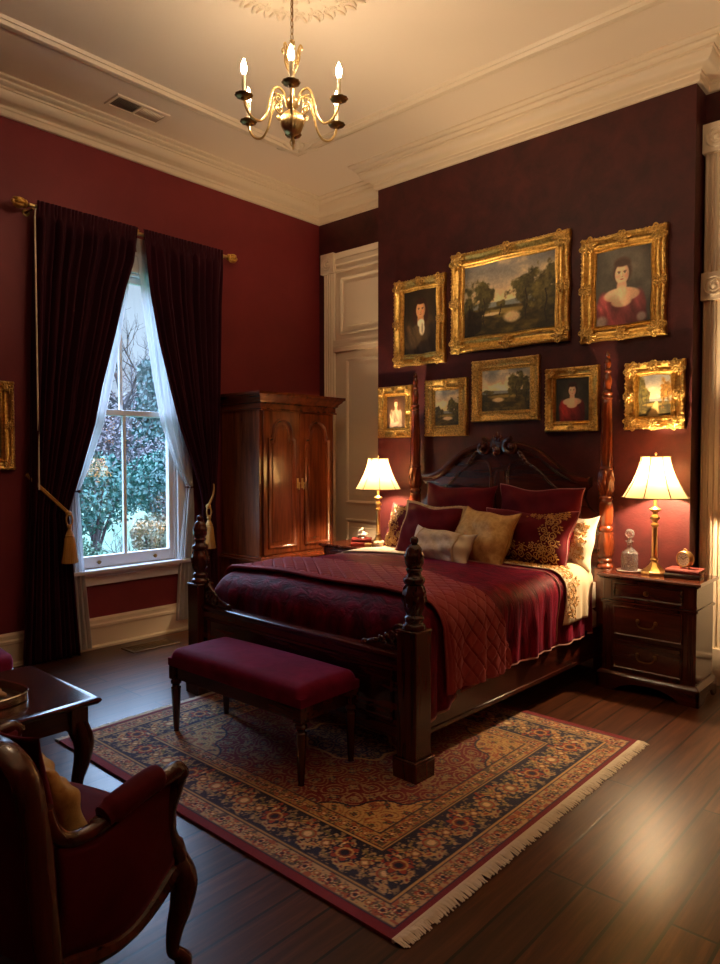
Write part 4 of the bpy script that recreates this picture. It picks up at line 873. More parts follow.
# ============================================================ OIL PAINTINGS (generic portraits and landscapes)
def grid_uv(nx, ny): return np.meshgrid(np.linspace(0, 1, nx), np.linspace(0, 1, ny))
def mixc(I, m, col): m = np.clip(m, 0, 1)[..., None]; return I*(1-m)+np.asarray(col, float)*m
def ell(u, v, cx, cy, rx, ry, s=.12): return 1-sstep(1-s, 1+s, np.hypot((u-cx)/rx, (v-cy)/ry))
def landscape(nx, ny, asp, seed, hz, trees, water, warm=1.0, path=None):
    u, v = grid_uv(nx, ny); x = u*asp
    cl = fbm(x*3+seed, v*5, seed, 5); I = np.zeros((ny, nx, 3)); t = np.clip((v-hz)/(1-hz), 0, 1)[..., None]
    I[:] = np.array([222,186,128])*(1-t)+np.array([132,132,128])*t
    I = mixc(I, sstep(.5, .72, cl)*(.9-.3*t[..., 0]), np.array([226,206,164])*warm); I = mixc(I, sstep(.52, .3, cl)*.5*t[..., 0], [92,94,96])
    hill = hz+.05+.04*fbm(x*3, 0*v, seed+5); I = mixc(I, sstep(hill+.01, hill-.01, v), [112,116,112])
    g = fbm(x*7, v*16, seed+2); gr = np.array([46,40,20])+np.clip(g-.35, 0, 1)[..., None]*np.array([120,100,44]); gm = sstep(hz+.012, hz-.012, v+.02*(g-.5)); I = I*(1-gm[..., None])+gr*gm[..., None]
    I = mixc(I, gm*ell(u, v, .45, hz-.07, .3, .035, .5)*.7, [158,132,70])
    for (wx, wy, wr, wh) in water: I = mixc(I, ell(u, v, wx, wy+.02*(fbm(x*9, v*9, 3)-.5), wr, wh, .3)*.9, [204,178,132])
    if path:
        pc = path[0]+(path[1]-path[0])*v/hz; I = mixc(I, gm*(1-sstep(.5, 1, np.abs(u-pc)/(.05+.20*(1-v/hz))))*.9, [196,166,104])
    for (tx, ty, rx, ry, col) in trees:
        n = fbm(x*9+seed, v*9, seed+7, 6); e = np.hypot((u-tx)/rx, (v-ty)/ry)+(n-.5)*1.9; mk = (1-sstep(.70, 1.05, e))*.95; sh = fbm(x*22, v*22, seed+9)
        cc = np.array(col)*(.55+.9*np.clip(sh-.2+.25*((tx-u)/rx*.4+(v-ty)/ry*.5), 0, 1))[..., None]; I = I*(1-mk[..., None])+cc*mk[..., None]
        tr = (np.abs(u-tx-.01*np.sin(v*20)) < .007)*(v < ty)*(v > ty-ry-.16*ry-.1); I = mixc(I, tr*.85, np.array([40,30,20]))
    vg = np.clip(1.12-.5*np.hypot(u-.5, v-.5), .6, 1.05); I = 1.38*I*vg[..., None]*(.92+.16*fbm(x*50, v*50, 5, 2))[..., None]
    return lin(np.clip(I, 0, 255))
def portrait(nx, ny, asp, seed, bg, hair, dress, fc=(.5,.66), fr=(.115,.12), skin=(214,168,126), low=False, male=False, shawl=None, hand=False):
    u, v = grid_uv(nx, ny); x = u; n = fbm(u*4*asp, v*4, seed); I = np.zeros((ny, nx, 3)); I[:] = np.array(bg); I *= (.55+.9*n*(1.15-.6*np.hypot(u-.65, v-.5)))[..., None]
    cx, cy = fc; rx, ry = fr; dk = np.array(skin)*.5
    if hair is not None:
        I = mixc(I, ell(u, v, cx+.008, cy+.02, rx*1.10, ry*1.22, .2), hair)
        if male: I = mixc(I, ell(u, v, cx-rx*.8, cy-.08, rx*.6, ry*1.2, .3), hair); I = mixc(I, ell(u, v, cx+rx*.9, cy-.07, rx*.45, ry*1.0, .3), hair)
        else: I = mixc(I, ell(u, v, cx+.01, cy+ry*1.05, rx*.95, ry*.55, .25), np.array(hair)*1.15)
    sw = fr[0]*2.9
    sh = np.maximum(ell(u, v, cx, cy-ry*1.55-.38, sw, .38, .06), np.maximum(ell(u, v, cx-sw*.74, cy-ry*3.3, sw*.30, ry*1.7, .2), ell(u, v, cx+sw*.70, cy-ry*3.4, sw*.28, ry*1.7, .2))); body = np.maximum(sh, ell(u, v, cx-.02, .0, sw*.95, cy-ry*2.1, .06))
    fold = fbm(u*9+v*4, v*4, seed+3); dc = np.array(dress)[None, None]*(.45+1.0*fold*np.clip(1.25-1.1*(u-cx+.15), .3, 1.4))[..., None]; I = I*(1-body[..., None])+dc*body[..., None]
    neck = ell(u, v, cx, cy-ry*1.15, rx*.58, ry*.75, .15); I = mixc(I, neck, np.array(skin)*.86)
    if low:
        dec = np.maximum(ell(u, v, cx-.01, cy-ry*2.0, sw*.72, ry*.70, .12), ell(u, v, cx-.01, cy-ry*2.55, sw*.42, ry*.62, .15)); I = mixc(I, dec, np.array(skin)*.98); I = mixc(I, dec*sstep(.0, .2, u-cx)*.5, np.array(skin)*.62); I = mixc(I, ell(u, v, cx, cy-ry*1.62, rx*.5, ry*.6, .4)*.5, np.array(skin)*1.05)
    if shawl is not None: I = mixc(I, ell(u, v, cx-sw*.82, .07, .10, .07, .4)*.8*(.5+fold), shawl); I = mixc(I, ell(u, v, cx+sw*.8, .08, .08, .06, .4)*.7, shawl)
    if male:
        I = mixc(I, ell(u, v, cx+.01, cy-ry*1.55, rx*.62, ry*.5, .2), [206,192,164]); I = mixc(I, ell(u, v, cx+.04, cy-ry*2.25, rx*.5, ry*.75, .25), [196,182,152]); I = mixc(I, ell(u, v, cx+.05, cy-ry*2.2, rx*.15, ry*.6, .4), [140,128,104])
    face = ell(u, v, cx, cy, rx*.82, ry, .08); I = mixc(I, face, skin); lx = (u-cx)/rx; ly = (v-cy)/ry
    I = mixc(I, face*sstep(.15, .8, lx)*.55, dk*1.1); I = mixc(I, face*sstep(-.5, -1.0, lx)*.3, dk*1.3); I = mixc(I, face*sstep(-.55, -1.0, ly)*.35, dk*1.3)
    for s in (-1, 1):
        I = mixc(I, ell(lx, ly, s*.34, .20, .20, .06, .4)*.85, dk*.7); I = mixc(I, ell(lx, ly, s*.34, .13, .17, .06, .4)*.45, [226,196,166]); I = mixc(I, ell(lx, ly, s*.34, .12, .085, .07, .35)*.9, [44,30,24]); I = mixc(I, ell(lx, ly, s*.38, .31, .22, .025, .6)*.45, np.array(hair if hair is not None else (60,40,30))*.8)
        I = mixc(I, ell(lx, ly, s*.45, -.22, .22, .2, .8)*.35, [208,120,96])
    I = mixc(I, ell(lx, ly, .10, -.08, .07, .26, .6)*.5, dk*1.35); I = mixc(I, ell(lx, ly, -.03, -.02, .05, .22, .7)*.5, np.array(skin)*1.1); I = mixc(I, ell(lx, ly, .03, -.28, .13, .04, .5)*.6, dk)
    I = mixc(I, ell(lx, ly, 0, -.50, .22, .055, .35)*.85, [166,70,60]); I = mixc(I, ell(lx, ly, 0, -.50, .2, .014, .5)*.7, [96,36,34])
    if hair is not None:
        I = mixc(I, ell(u, v, cx, cy+ry*1.02, rx*.92, ry*.34, .25), hair)
    if hand: I = mixc(I, ell(u, v, cx+.06, .16, .10, .05, .3), np.array(skin)*.9); I = mixc(I, ell(u, v, cx-.1, .12, .2, .06, .3), [206,150,130])
    vg = np.clip(1.15-.55*np.hypot(u-.5, v-.55), .5, 1.05); I = 1.28*I*vg[..., None]*(.93+.14*fbm(u*60, v*60, 5, 2))[..., None]
    return lin(np.clip(I, 0, 255))
M['oil'] = vcol('varnished_oil_paint', .55, coat=.0, bump=(220, .12))
def cluster(mb, x, y, z, s, ang, y0):
    """carved leaf cluster pointing along ang in the xz plane"""
    for k in range(5):
        a = ang+(k-2)*.62; L = s*(1.0 if k == 2 else .82 if k in (1, 3) else .62); R = Matrix.Rotation(-a, 3, 'Y')
        mb.ball(Vector((x, y, z))+R @ Vector((L*.5, 0, 0)), (L*.55, s*.22, s*.17), 8, 6, R)
    mb.ball((x, y-s*.12, z), (s*.24, s*.2, s*.24), 8, 6)
    for sg in (-1, 1):
        R = Matrix.Rotation(-ang, 3, 'Y'); mb.tube([Vector((x, y-s*.08, z))+R @ Vector((p.x+s*.15, 0, p.y+sg*s*.55)) for p in spiral((0,0,0), s*.30, s*.05, 1.3*sg, -PI/2*sg, None, 16)], s*.085, 5)
def picture(label, x0, x1, z0, z1, fw, art, ornate=1, wall='chim', deep=.045, gm='gold', cat='painting', name='framed_painting'):
    W, H = x1-x0, z1-z0; cx, cz = (x0+x1)/2, (z0+z1)/2
    loc, rz = ((cx, YC, cz), 0) if wall == 'chim' else ((XL, cx, cz), PI/2)
    t = thing(name, label, cat, loc, rz, 'gilt framed oil paintings'); d = deep; k = fw
    prof = [(0,-.001),(0,-d*.7),(k*.06,-d*.9),(k*.16,-d),(k*.25,-d*.92),(k*.32,-d*.78),(k*.44,-d*.58),(k*.56,-d*.5),(k*.64,-d*.52),(k*.70,-d*.68),(k*.76,-d*.7),(k*.80,-d*.55),(k*.86,-d*.45),(k*.93,-d*.5),(k,-d*.3),(k,-.004)]
    def edge(n, ax):
        return [(-1+2*i/n) for i in range(n)]
    path = []
    def bulge(s): return (.012 if ornate > 1 else .0)*(.5+.5*math.cos(2*PI*s*1.0)) 
    nseg = 24; hw, hh = W/2, H/2
    for sx, sy, ex, ey, nx_, ny_ in ((-1,-1,1,-1,0,-1),(1,-1,1,1,1,0),(1,1,-1,1,0,1),(-1,1,-1,-1,-1,0)):
        for i in range(nseg):
            s = i/nseg; b = -.007*(1-math.cos(4*PI*s))*.5 if ornate > 1 else 0
            path.append(((sx+(ex-sx)*s)*hw+nx_*b, (sy+(ey-sy)*s)*hh+ny_*b))
    f = MB()
    if ornate > 1: f.sweep(path, prof, lambda u, w, q: (u, q, w), True, 1)
    else: f.sweep([(-hw,-hh),(hw,-hh),(hw,hh),(-hw,hh)], prof, lambda u, w, q: (u, q, w), True, 1)
    fo = f.build('frame', M[gm], t, angle=50)
    for (a0, a1, fixed, hor) in ((-hw+fw, hw-fw, -hh+fw*.73, 1), (-hw+fw, hw-fw, hh-fw*.73, 1), (-hh+fw, hh-fw, -hw+fw*.73, 0), (-hh+fw, hh-fw, hw-fw*.73, 0)):
        n = max(6, int((a1-a0)/.024)); c = MB(); c.tube([(a0,-d*.66,fixed),(a1,-d*.66,fixed)] if hor else [(fixed,-d*.66,a0),(fixed,-d*.66,a1)], .003, 5)
        for i in range(n):
            q = a0+(a1-a0)*(i+.5)/n; c.ball((q, -d*.70, fixed) if hor else (fixed, -d*.70, q), (.008,.005,.005) if hor else (.005,.005,.008), 6, 4)
        c.build('beading', M[gm], fo)
    for sx in (-1, 1):
        for sz in (-1, 1):
            o = MB(); s = fw*(.84 if ornate > 1 else .62); px, pz = sx*(hw-fw*.42), sz*(hh-fw*.42); a = math.atan2(-sz, -sx)
            cluster(o, px, -d*.92, pz, s*.8, a, 0); cluster(o, px-sx*fw*.15, -d*.85, pz, s*.75, 0 if sx < 0 else PI, 0); cluster(o, px, -d*.85, pz-sz*fw*.15, s*.75, PI/2 if sz < 0 else -PI/2, 0)
            if ornate > 1: cluster(o, px, -d*.95, pz, s*.5, a+PI, 0)
            o.build('corner_ornament', M['gilt2'], fo)
    if ornate > 0:
        for (px, pz, a) in ((0, hh-fw*.38, 0), (0, -hh+fw*.38, 0), (-hw+fw*.38, 0, PI/2), (hw-fw*.38, 0, PI/2)):
            o = MB(); s = fw*(.56 if ornate > 1 else .40); cluster(o, px, -d*.9, pz, s, a, 0); cluster(o, px, -d*.9, pz, s, a+PI, 0); o.build('centre_ornament', M['gilt2'], fo)
    # running leaf carving on the outer edge
    st = .03
    for (a0, a1, fixed, hor, sg) in ((-hw, hw, -hh+fw*.14, 1, 1), (-hw, hw, hh-fw*.14, 1, -1), (-hh, hh, -hw+fw*.14, 0, 1), (-hh, hh, hw-fw*.14, 0, -1)):
        n = int((a1-a0)/st); r = MB(); r.tube([(a0,-d*.93,fixed),(a1,-d*.93,fixed)] if hor else [(fixed,-d*.93,a0),(fixed,-d*.93,a1)], .004, 5)
        for i in range(n):
            q = a0+(a1-a0)*(i+.5)/n; R = Matrix.Rotation((.7 if i % 2 else -.7), 3, 'Y'); r.ball((q, -d*.98, fixed) if hor else (fixed, -d*.98, q), (.013,.005,.007), 6, 4, R)
        r.build('leaf_carving', M['gilt2'], fo)
    cw, ch = hw-fw+.004, hh-fw+.004; nx_ = int(2*cw/.0042)+8; ny_ = int(2*ch/.0042)+8; I = art(nx_, ny_, cw/ch)
    m = MB(); m.grid(nx_, ny_, lambda u, v: (-cw+2*cw*u, -d*.30, -ch+2*ch*v)); o = m.build('canvas', M['oil'], t, smooth=False, fix=False); setcol(o, I.reshape(-1, 3))
    MB().box(-hw+.01, hw-.01, -.010, -.0005, -hh+.01, hh-.01).build('backing', M['dark'], t); return t
G1, G2, G3 = (78,72,38), (98,88,44), (150,106,44)
picture('gilt framed portrait of a dark-coated man with white cravat, upper left', -3.91, -3.367, 2.292, 3.032, .098, lambda a, b, s: portrait(a, b, s, 2, (52,40,24), (52,30,18), (64,50,34), (.52,.68), (.165,.13), (204,146,98), male=True), 2)
picture('largest gilt framed landscape with pond and trees, centre of the top row', -3.308, -2.275, 2.350, 3.152, .118, lambda a, b, s: landscape(a, b, s, 4, .38, [(.06,.46,.10,.26,G1),(.24,.52,.12,.26,G1),(.42,.41,.05,.05,G2),(.70,.56,.16,.26,G1),(.90,.52,.16,.30,G2),(.12,.22,.14,.2,(40,30,16))], [(.55,.22,.09,.07),(.32,.29,.1,.02)]), 2)
picture('gilt framed portrait of a woman in a rose low-necked dress, upper right', -2.191, -1.597, 2.314, 3.046, .105, lambda a, b, s: portrait(a, b, s, 6, (92,86,74), (72,54,42), (128,58,58), (.48,.66), (.15,.135), (224,178,140), low=True, shawl=(196,184,164)), 2)
picture('small gilt framed portrait of a seated woman in white, above the left lamp', -4.089, -3.71, 1.676, 2.130, .088, lambda a, b, s: portrait(a, b, s, 8, (70,46,28), (84,50,26), (150,132,106), (.5,.74), (.11,.10), (214,166,126), shawl=(170,154,128), hand=True), 1)
picture('small upright landscape with tall trees and stream, gilt frame beside the left bedpost', -3.566, -3.148, 1.679, 2.152, .092, lambda a, b, s: landscape(a, b, s, 11, .34, [(.12,.42,.16,.18,G1),(.30,.40,.10,.1,G1),(.78,.52,.2,.26,G1),(.9,.40,.2,.3,G1)], [(.55,.20,.2,.05)]), 1, gm='gilt2')
picture('gilt framed landscape with one big tree, directly above the headboard crest', -3.10, -2.51, 1.785, 2.271, .085, lambda a, b, s: landscape(a, b, s, 15, .42, [(.72,.62,.2,.24,G1),(.92,.48,.12,.22,G1),(.10,.47,.12,.05,G2)], [(.35,.27,.12,.05)]), 0, gm='gilt2')
picture('gilt framed portrait of a woman in a red gown, right of the headboard crest', -2.457, -2.051, 1.690, 2.155, .078, lambda a, b, s: portrait(a, b, s, 18, (50,46,34), (50,32,22), (120,34,26), (.5,.70), (.13,.125), (220,172,134), low=True), 1)
picture('gilt framed autumn woodland landscape, above the right lamp', -1.866, -1.473, 1.689, 2.144, .088, lambda a, b, s: landscape(a, b, s, 22, .36, [(.12,.62,.15,.34,G2),(.26,.52,.1,.24,G2),(.88,.62,.2,.34,G3),(.74,.5,.12,.24,G3)], [], 1.1, path=(.45,.55)), 2, gm='gold')
picture('gilt framed picture on the window wall, cut by the left photo edge', 1.36, 2.055, 1.412, 2.042, .09, lambda a, b, s: landscape(a, b, s, 27, .4, [(.2,.5,.2,.3,G1),(.8,.55,.2,.3,G1)], [(.5,.2,.15,.05)]), 1, 'left')
# ============================================================ LAMPS
def emis(name, col, st):
    t = NT(name); t.p(color=(0,0,0,1), ec=col, es=st); return t.m
WARM = (1.0, .60, .26, 1)
M['bulb'] = emis('lit_bulb', (1.0, .70, .40, 1), BULB)
M['candle_bulb'] = emis('lit_candle_bulb', (1.0, .75, .50, 1), CBULB)
def shade_mat():
    t = NT('cream_silk_shade'); t.t.nodes.remove(t.b); df = t.n('ShaderNodeBsdfDiffuse'); tl = t.n('ShaderNodeBsdfTranslucent'); mx = t.n('ShaderNodeMixShader')
    df.inputs['Color'].default_value = sr(196, 172, 128); tl.inputs['Color'].default_value = (.195,.142,.074,1); mx.inputs[0].default_value = .5; t.l(df, 'BSDF', mx, 1); t.l(tl, 'BSDF', mx, 2); t.l(mx, 'Shader', t.out, 'Surface'); return t.m
M['shade'] = shade_mat(); M['seam'] = plain('shade_seam', sr(70, 48, 22), .7)
def lamp(label, x, y, k, z0=.7505, hz=1.0):
    t = thing('table_lamp', label, 'lamp', (x, y, z0), 0, 'brass table lamps'); b = MB()
    b.lathe([(.001,0),(.085*k,0),(.088*k,.008),(.086*k,.016),(.074*k,.022),(.06*k,.034),(.036*k,.055),(.022*k,.075),(.020*k,.084)], (0,0,0), 8); b.build('base', M['brass'], t, angle=20)
    H = .50*hz; b = MB(); b.lathe(smooth_prof([(.020*k,.083),(.026,.092),(.020,.100),(.017,.108)], 4)+[(.019,.112),(.016,.30*hz)]+smooth_prof([(.016,.30*hz),(.024,.312*hz),(.024,.322*hz),(.016,.332*hz),(.020,.345*hz),(.030,.355*hz),(.026,.372*hz),(.016,.385*hz),(.018,.398*hz),(.034,.412*hz),(.036,.420*hz),(.018,.43*hz),(.012,.44*hz)], 3)+[(.010,H+.06)], (0,0,0), 20); b.build('column', M['brass'], t)
    b = MB(); zb = .492*hz; ht = .265*hz; rb, rt = .208*k, .092*k
    prof = [(rb-(rb-rt)*(1-(1-q)**1.55), zb+ht*q) for q in [i/14 for i in range(15)]]
    vs = [(r, z) for r, z in prof]; seg = 64
    b.grid(seg, 15, lambda u, v: (prof[int(round(v*14))][0]*math.cos(2*PI*u)*(1-.018*abs(math.sin(4*2*PI*u*1.0))**.8), prof[int(round(v*14))][0]*math.sin(2*PI*u)*(1-.018*abs(math.sin(4*2*PI*u))**.8), prof[int(round(v*14))][1]), cu=True)
    sh = b.build('lamp_shade', M['shade'], t, angle=180)
    b = MB()
    for j in range(8): a = 2*PI*j/8+0*.2; b.tube([((r+.0015)*math.cos(a), (r+.0015)*math.sin(a), z) for r, z in prof], .0034, 5)
    for r, z in (prof[0], prof[-1]): b.tube([((r+.001)*math.cos(2*PI*q/48), (r+.001)*math.sin(2*PI*q/48), z) for q in range(48)], .0035, 5, True)
    b.build('shade_trim', M['seam'], sh)
    b = MB(); b.ball((0,0,zb+.14*hz), (.026,.026,.034), 10, 8); b.build('bulb', M['bulb'], t)
    b = MB(); b.tube([(0,0,zb+ht-.02),(0,0,zb+ht+.012)], .004, 6); b.ball((0,0,zb+ht+.018), .008)
    for j in range(3): a = 2*PI*j/3; b.tube([(0,0,zb+ht-.008),(rt*math.cos(a), rt*math.sin(a), zb+ht)], .0018, 4)
    b.tube(smooth_path([(0,.02,zb+.05),(0,.05,zb+.11),(0,.045,zb+.2),(0,0,zb+ht-.01)], 5), .002, 5); b.tube(smooth_path([(0,-.02,zb+.05),(0,-.05,zb+.11),(0,-.045,zb+.2),(0,0,zb+ht-.01)], 5), .002, 5)
    b.build('harp', M['brass'], t); return t
lamp('lit brass table lamp with cream bell shade, beside the glass decanter', -1.585, 4.60, .98)
lamp('lit brass table lamp with cream bell shade, left of the bed', -3.862, 4.52, .92, hz=.98)
# ============================================================ RIGHT NIGHTSTAND ITEMS
NZ = .7505
def crystal(): 
    t = NT('cut_crystal'); t.p(color=(1,1,1,1), rough=.03, trans=1.0, ior=1.5); co = t.coord((1,1,1)); v = t.n('ShaderNodeTexVoronoi', Scale=70); t.l(co, 'Vector', v, 'Vector'); t.bump(v, 'Distance', .9, .006); tl = t.n('ShaderNodeBsdfTranslucent'); df = t.n('ShaderNodeBsdfDiffuse'); m1 = t.n('ShaderNodeMixShader'); m2 = t.n('ShaderNodeMixShader'); m1.inputs[0].default_value = .5; m2.inputs[0].default_value = .13; t.l(tl, 'BSDF', m1, 1); t.l(df, 'BSDF', m1, 2); t.l(t.b, 'BSDF', m2, 1); t.l(m1, 'Shader', m2, 2); t.l(m2, 'Shader', t.out, 'Surface'); return t.m
M['crystal'] = crystal()
tr = thing('glass_coaster', 'round pale dish under the cut glass decanter', 'dish', (-1.745, 4.60, NZ)); b = MB(); b.lathe([(.001,.002),(.05,.001),(.078,.004),(.082,.010),(.079,.011),(.05,.006),(.001,.006)], (0,0,0), 40); b.build('dish', plain('frosted_dish', sr(214, 206, 196), .25, coat=.5), tr)
dc = thing('decanter', 'square-shouldered cut glass decanter with round stopper, beside the right lamp', 'decanter', (-1.745, 4.60, NZ+.0065))
b = MB(); b.lathe([(.001,0),(.050,0),(.054,.006),(.054,.105),(.050,.118),(.036,.132),(.020,.145),(.016,.155),(.016,.182),(.027,.19),(.027,.196),(.018,.198),(.012,.198),(.012,.155),(.03,.132),(.046,.112),(.048,.02),(.001,.016)], (0,0,0), 12, None); b.build('bottle', M['crystal'], dc, angle=25)
b = MB(); b.lathe([(.001,.165),(.011,.17),(.013,.198),(.010,.205),(.014,.212)], (0,0,0), 16); b.ball((0,0,.242), (.032,.020,.032), 12, 8); b.build('stopper', M['crystal'], dc, angle=15)
def book(label, x, y, z, L, W, H, rz, mat, cat='book', group='books on the nightstands'):
    t = thing('book', label, cat, (x, y, z), rz, group); b = MB()
    b.box(-L/2, L/2, -W/2, W/2, 0, .003); b.box(-L/2, L/2, -W/2, W/2, H-.003, H); b.add([], [])
    b.grid(14, 6, lambda u, v: (-L/2+L*u, -W/2-.006*math.sin(PI*v), H*v)); b.build('cover', mat, t, solid=0)
    b = MB(); b.box(-L/2+.004, L/2-.004, -W/2+.001, W/2-.004, .003, H-.003); b.build('page_block', M['pages'], t); return t
M['pages'] = plain('aged_pages', sr(196, 160, 112), .9, bump=(300, .3)); BRED = plain('dull_red_cloth', sr(122, 44, 36), .6, bump=(200, .2)); BDK = plain('dark_leather', sr(46, 34, 28), .45, bump=(120, .2)); BR2 = plain('oxblood_leather', sr(120, 26, 20), .45, bump=(120, .2)); BR3 = plain('scarlet_cloth', sr(150, 44, 28), .6)
book('dark leather book, lower of the two under the brass clock', -1.395, 4.585, NZ, .205, .15, .030, .10, BDK)
book('dull red book, directly under the brass clock', -1.390, 4.590, NZ+.0305, .200, .145, .026, .03, BRED)
ck = thing('clock', 'round brass bedside clock with white dial standing on two books', 'clock', (-1.395, 4.592, NZ+.057), -.35)
b = MB(); b.lathe([(.001,-.022),(.046,-.022),(.052,-.018),(.052,.016),(.047,.022),(.042,.021),(.041,.017),(.001,.017)], (0,0,0), 40); b.xf(Matrix.Translation((0,0,.058)) @ Matrix.Rotation(PI/2, 4, 'X')); b.build('case', M['brass'], ck)
for s in (-1, 1): b = MB(); b.tube([(s*.026,0,.014),(s*.034,0,0)], [.006,.005], 7); b.build('foot', M['brass'], ck)
b = MB(); b.tube([(.012*math.cos(q*PI/8), 0, .112+.008*math.sin(q*PI/8)) for q in range(9)], .003, 6); b.build('ring', M['brass'], ck)
b = MB(); b.lathe([(.001,0),(.040,0),(.040,.0012),(.001,.0012)], (0,0,0), 36); b.xf(Matrix.Translation((0,-.0165,.058)) @ Matrix.Rotation(PI/2, 4, 'X')); dl_ = b.build('dial', plain('enamel_dial', sr(236, 228, 206), .4), ck)
b = MB()
for h in range(12):
    a = 2*PI*h/12; R = Matrix.Translation((0,-.018,.058)) @ Matrix.Rotation(a, 4, 'Y'); s0 = b.mark(); b.box(-.0014, .0014, -.0007, .0003, .028, .036); b.xf(R, s0)
for a, L, w in ((-1.0, .022, .0018), (.95, .031, .0012)): R = Matrix.Translation((0,-.019,.058)) @ Matrix.Rotation(a, 4, 'Y'); s0 = b.mark(); b.box(-w, w, -.0006, .0006, -.004, L); b.xf(R, s0)
b.tube([(.0185*math.cos(2*PI*q/24), -.018, .058+.0185*math.sin(2*PI*q/24)) for q in range(24)], .0008, 4, True); b.build('hands_and_marks', M['dark'], dl_)
# ============================================================ LEFT NIGHTSTAND ITEMS
book('scarlet cloth book, lower of the two under the white shell', -3.975, 4.44, NZ, .19, .13, .034, .72, BR3)
book('oxblood book, directly under the white shell ornament', -3.975, 4.44, NZ+.0345, .17, .12, .026, .66, BR2)
sh = thing('shell_ornament', 'white shell ornament on a small dark stand, on the red books', 'ornament', (-3.975, 4.44, NZ+.061), .5)
b = MB(); b.lathe([(.001,0),(.04,0),(.042,.006),(.036,.012),(.001,.012)], (0,0,0), 24); b.build('stand', M['dk'], sh)
b = MB()
for k in range(9): a = k*.75; r = .034*(1-k*.09); b.ball((.018*math.cos(a)*(1-k*.08), .012*math.sin(a), .024+.0075*k), (r, r*.85, r*.7), 12, 8)
for k in range(5): b.ball((-.02+.012*k, -.022, .026+.004*(k % 2)), (.016,.008,.010), 8, 6)
b.tube([(.03,0,.03),(.05,-.004,.04),(.056,-.004,.035)], [.014,.009,.003], 8); b.build('shell', plain('white_bisque', sr(236, 226, 206), .5), sh)
tb = thing('trinket_box', 'little brass trinket box between the red books and left lamp', 'box', (-3.885, 4.35, NZ), .6); tb.location = (-3.855, 4.385, NZ)
b = MB(); b.box(-.028, .028, -.02, .02, 0, .022); b.build('box', M['dbrass'], tb, bevel=.003); b = MB(); b.box(-.03, .03, -.022, .022, .0222, .030); b.ball((0,0,.033), .005); b.build('lid', M['brass'], tb, bevel=.003)
fl = thing('rose_posy', 'small posy of cream silk roses in a low bowl at the left lamp base', 'flowers', (-3.765, 4.43, NZ)); b = MB(); b.lathe([(.001,0),(.03,0),(.04,.02),(.043,.03),(.039,.03),(.001,.008)], (0,0,0), 20); b.build('bowl', plain('ivory_china', sr(228, 216, 190), .3), fl)
for (x, y) in ((-.03,.0),(.03,.005),(0,-.02),(0,.028)):
    b = MB()
    for k in range(8): a = k*2.4; q = .004+.0024*k; b.ball((x+q*math.cos(a), y+q*math.sin(a), .044-.0012*k), (.013,.013,.011), 8, 6)
    b.build('rose', plain('cream_petals', sr(232, 214, 172), .7) if 'petal' not in M else M['petal'], fl)
# ============================================================ CHANDELIER
ch = thing('chandelier', 'six-armed brass chandelier with lit candle bulbs hanging from the ceiling rose', 'chandelier', (-2.80, 2.57, 3.285))
b = MB(); b.lathe(smooth_prof([(.001,-.066),(.02,-.062),(.045,-.046),(.061,-.018),(.064,.006),(.056,.034),(.036,.054),(.02,.062),(.016,.07)], 5), (0,0,0), 64, lambda t, z: 1-.05*abs(math.sin(8*t)) if -.06 < z < .055 else 1); b.build('ribbed_ball', M['brass'], ch, angle=60)
b = MB(); b.lathe(smooth_prof([(.001,-.10),(.007,-.095),(.01,-.085),(.006,-.078),(.014,-.07),(.02,-.062)], 4), (0,0,0), 16); b.tube([(.018*math.cos(2*PI*q/20)-.004, .004, -.098+.018*math.sin(2*PI*q/20)) for q in range(20)], .003, 6, True); b.build('bottom_ring', M['brass'], ch)
b = MB(); b.lathe(smooth_prof([(.016,.068),(.024,.078),(.036,.10),(.036,.115),(.022,.13),(.012,.14)], 4)+smooth_prof([(.012,.14),(.014,.2),(.02,.22),(.012,.24),(.01,.30),(.016,.315),(.01,.33),(.009,.42),(.014,.428),(.001,.436)], 4), (0,0,0), 20); b.build('shaft', M['brass'], ch)
b = MB()
for k in range(6):
    a = 2*PI*k/6+.5; R = Matrix.Rotation(a, 3, 'Z')
    b.tube([R @ Vector((.012+p.x, 0, p.z)) for p in smooth_path([(0,0,.26),(.02,0,.30),(.03,0,.345),(.022,0,.375),(.034,0,.40),(.044,0,.385),(.036,0,.372)], 4)], [.005]*24+[.003], 6)
    b.ball(R @ Vector((.03,0,.33)), (.008,.006,.014), 6, 5)
b.build('crown_scrolls', M['brass'], ch)
base_a = math.atan2(-2.57, 2.80)-.02
ap = smooth_path([(.03,0,.09),(.05,0,.142),(.085,0,.162),(.115,0,.135),(.137,0,.06),(.155,0,.0),(.19,0,-.040),(.235,0,-.034),(.268,0,.005),(.28,0,.046)], 6)
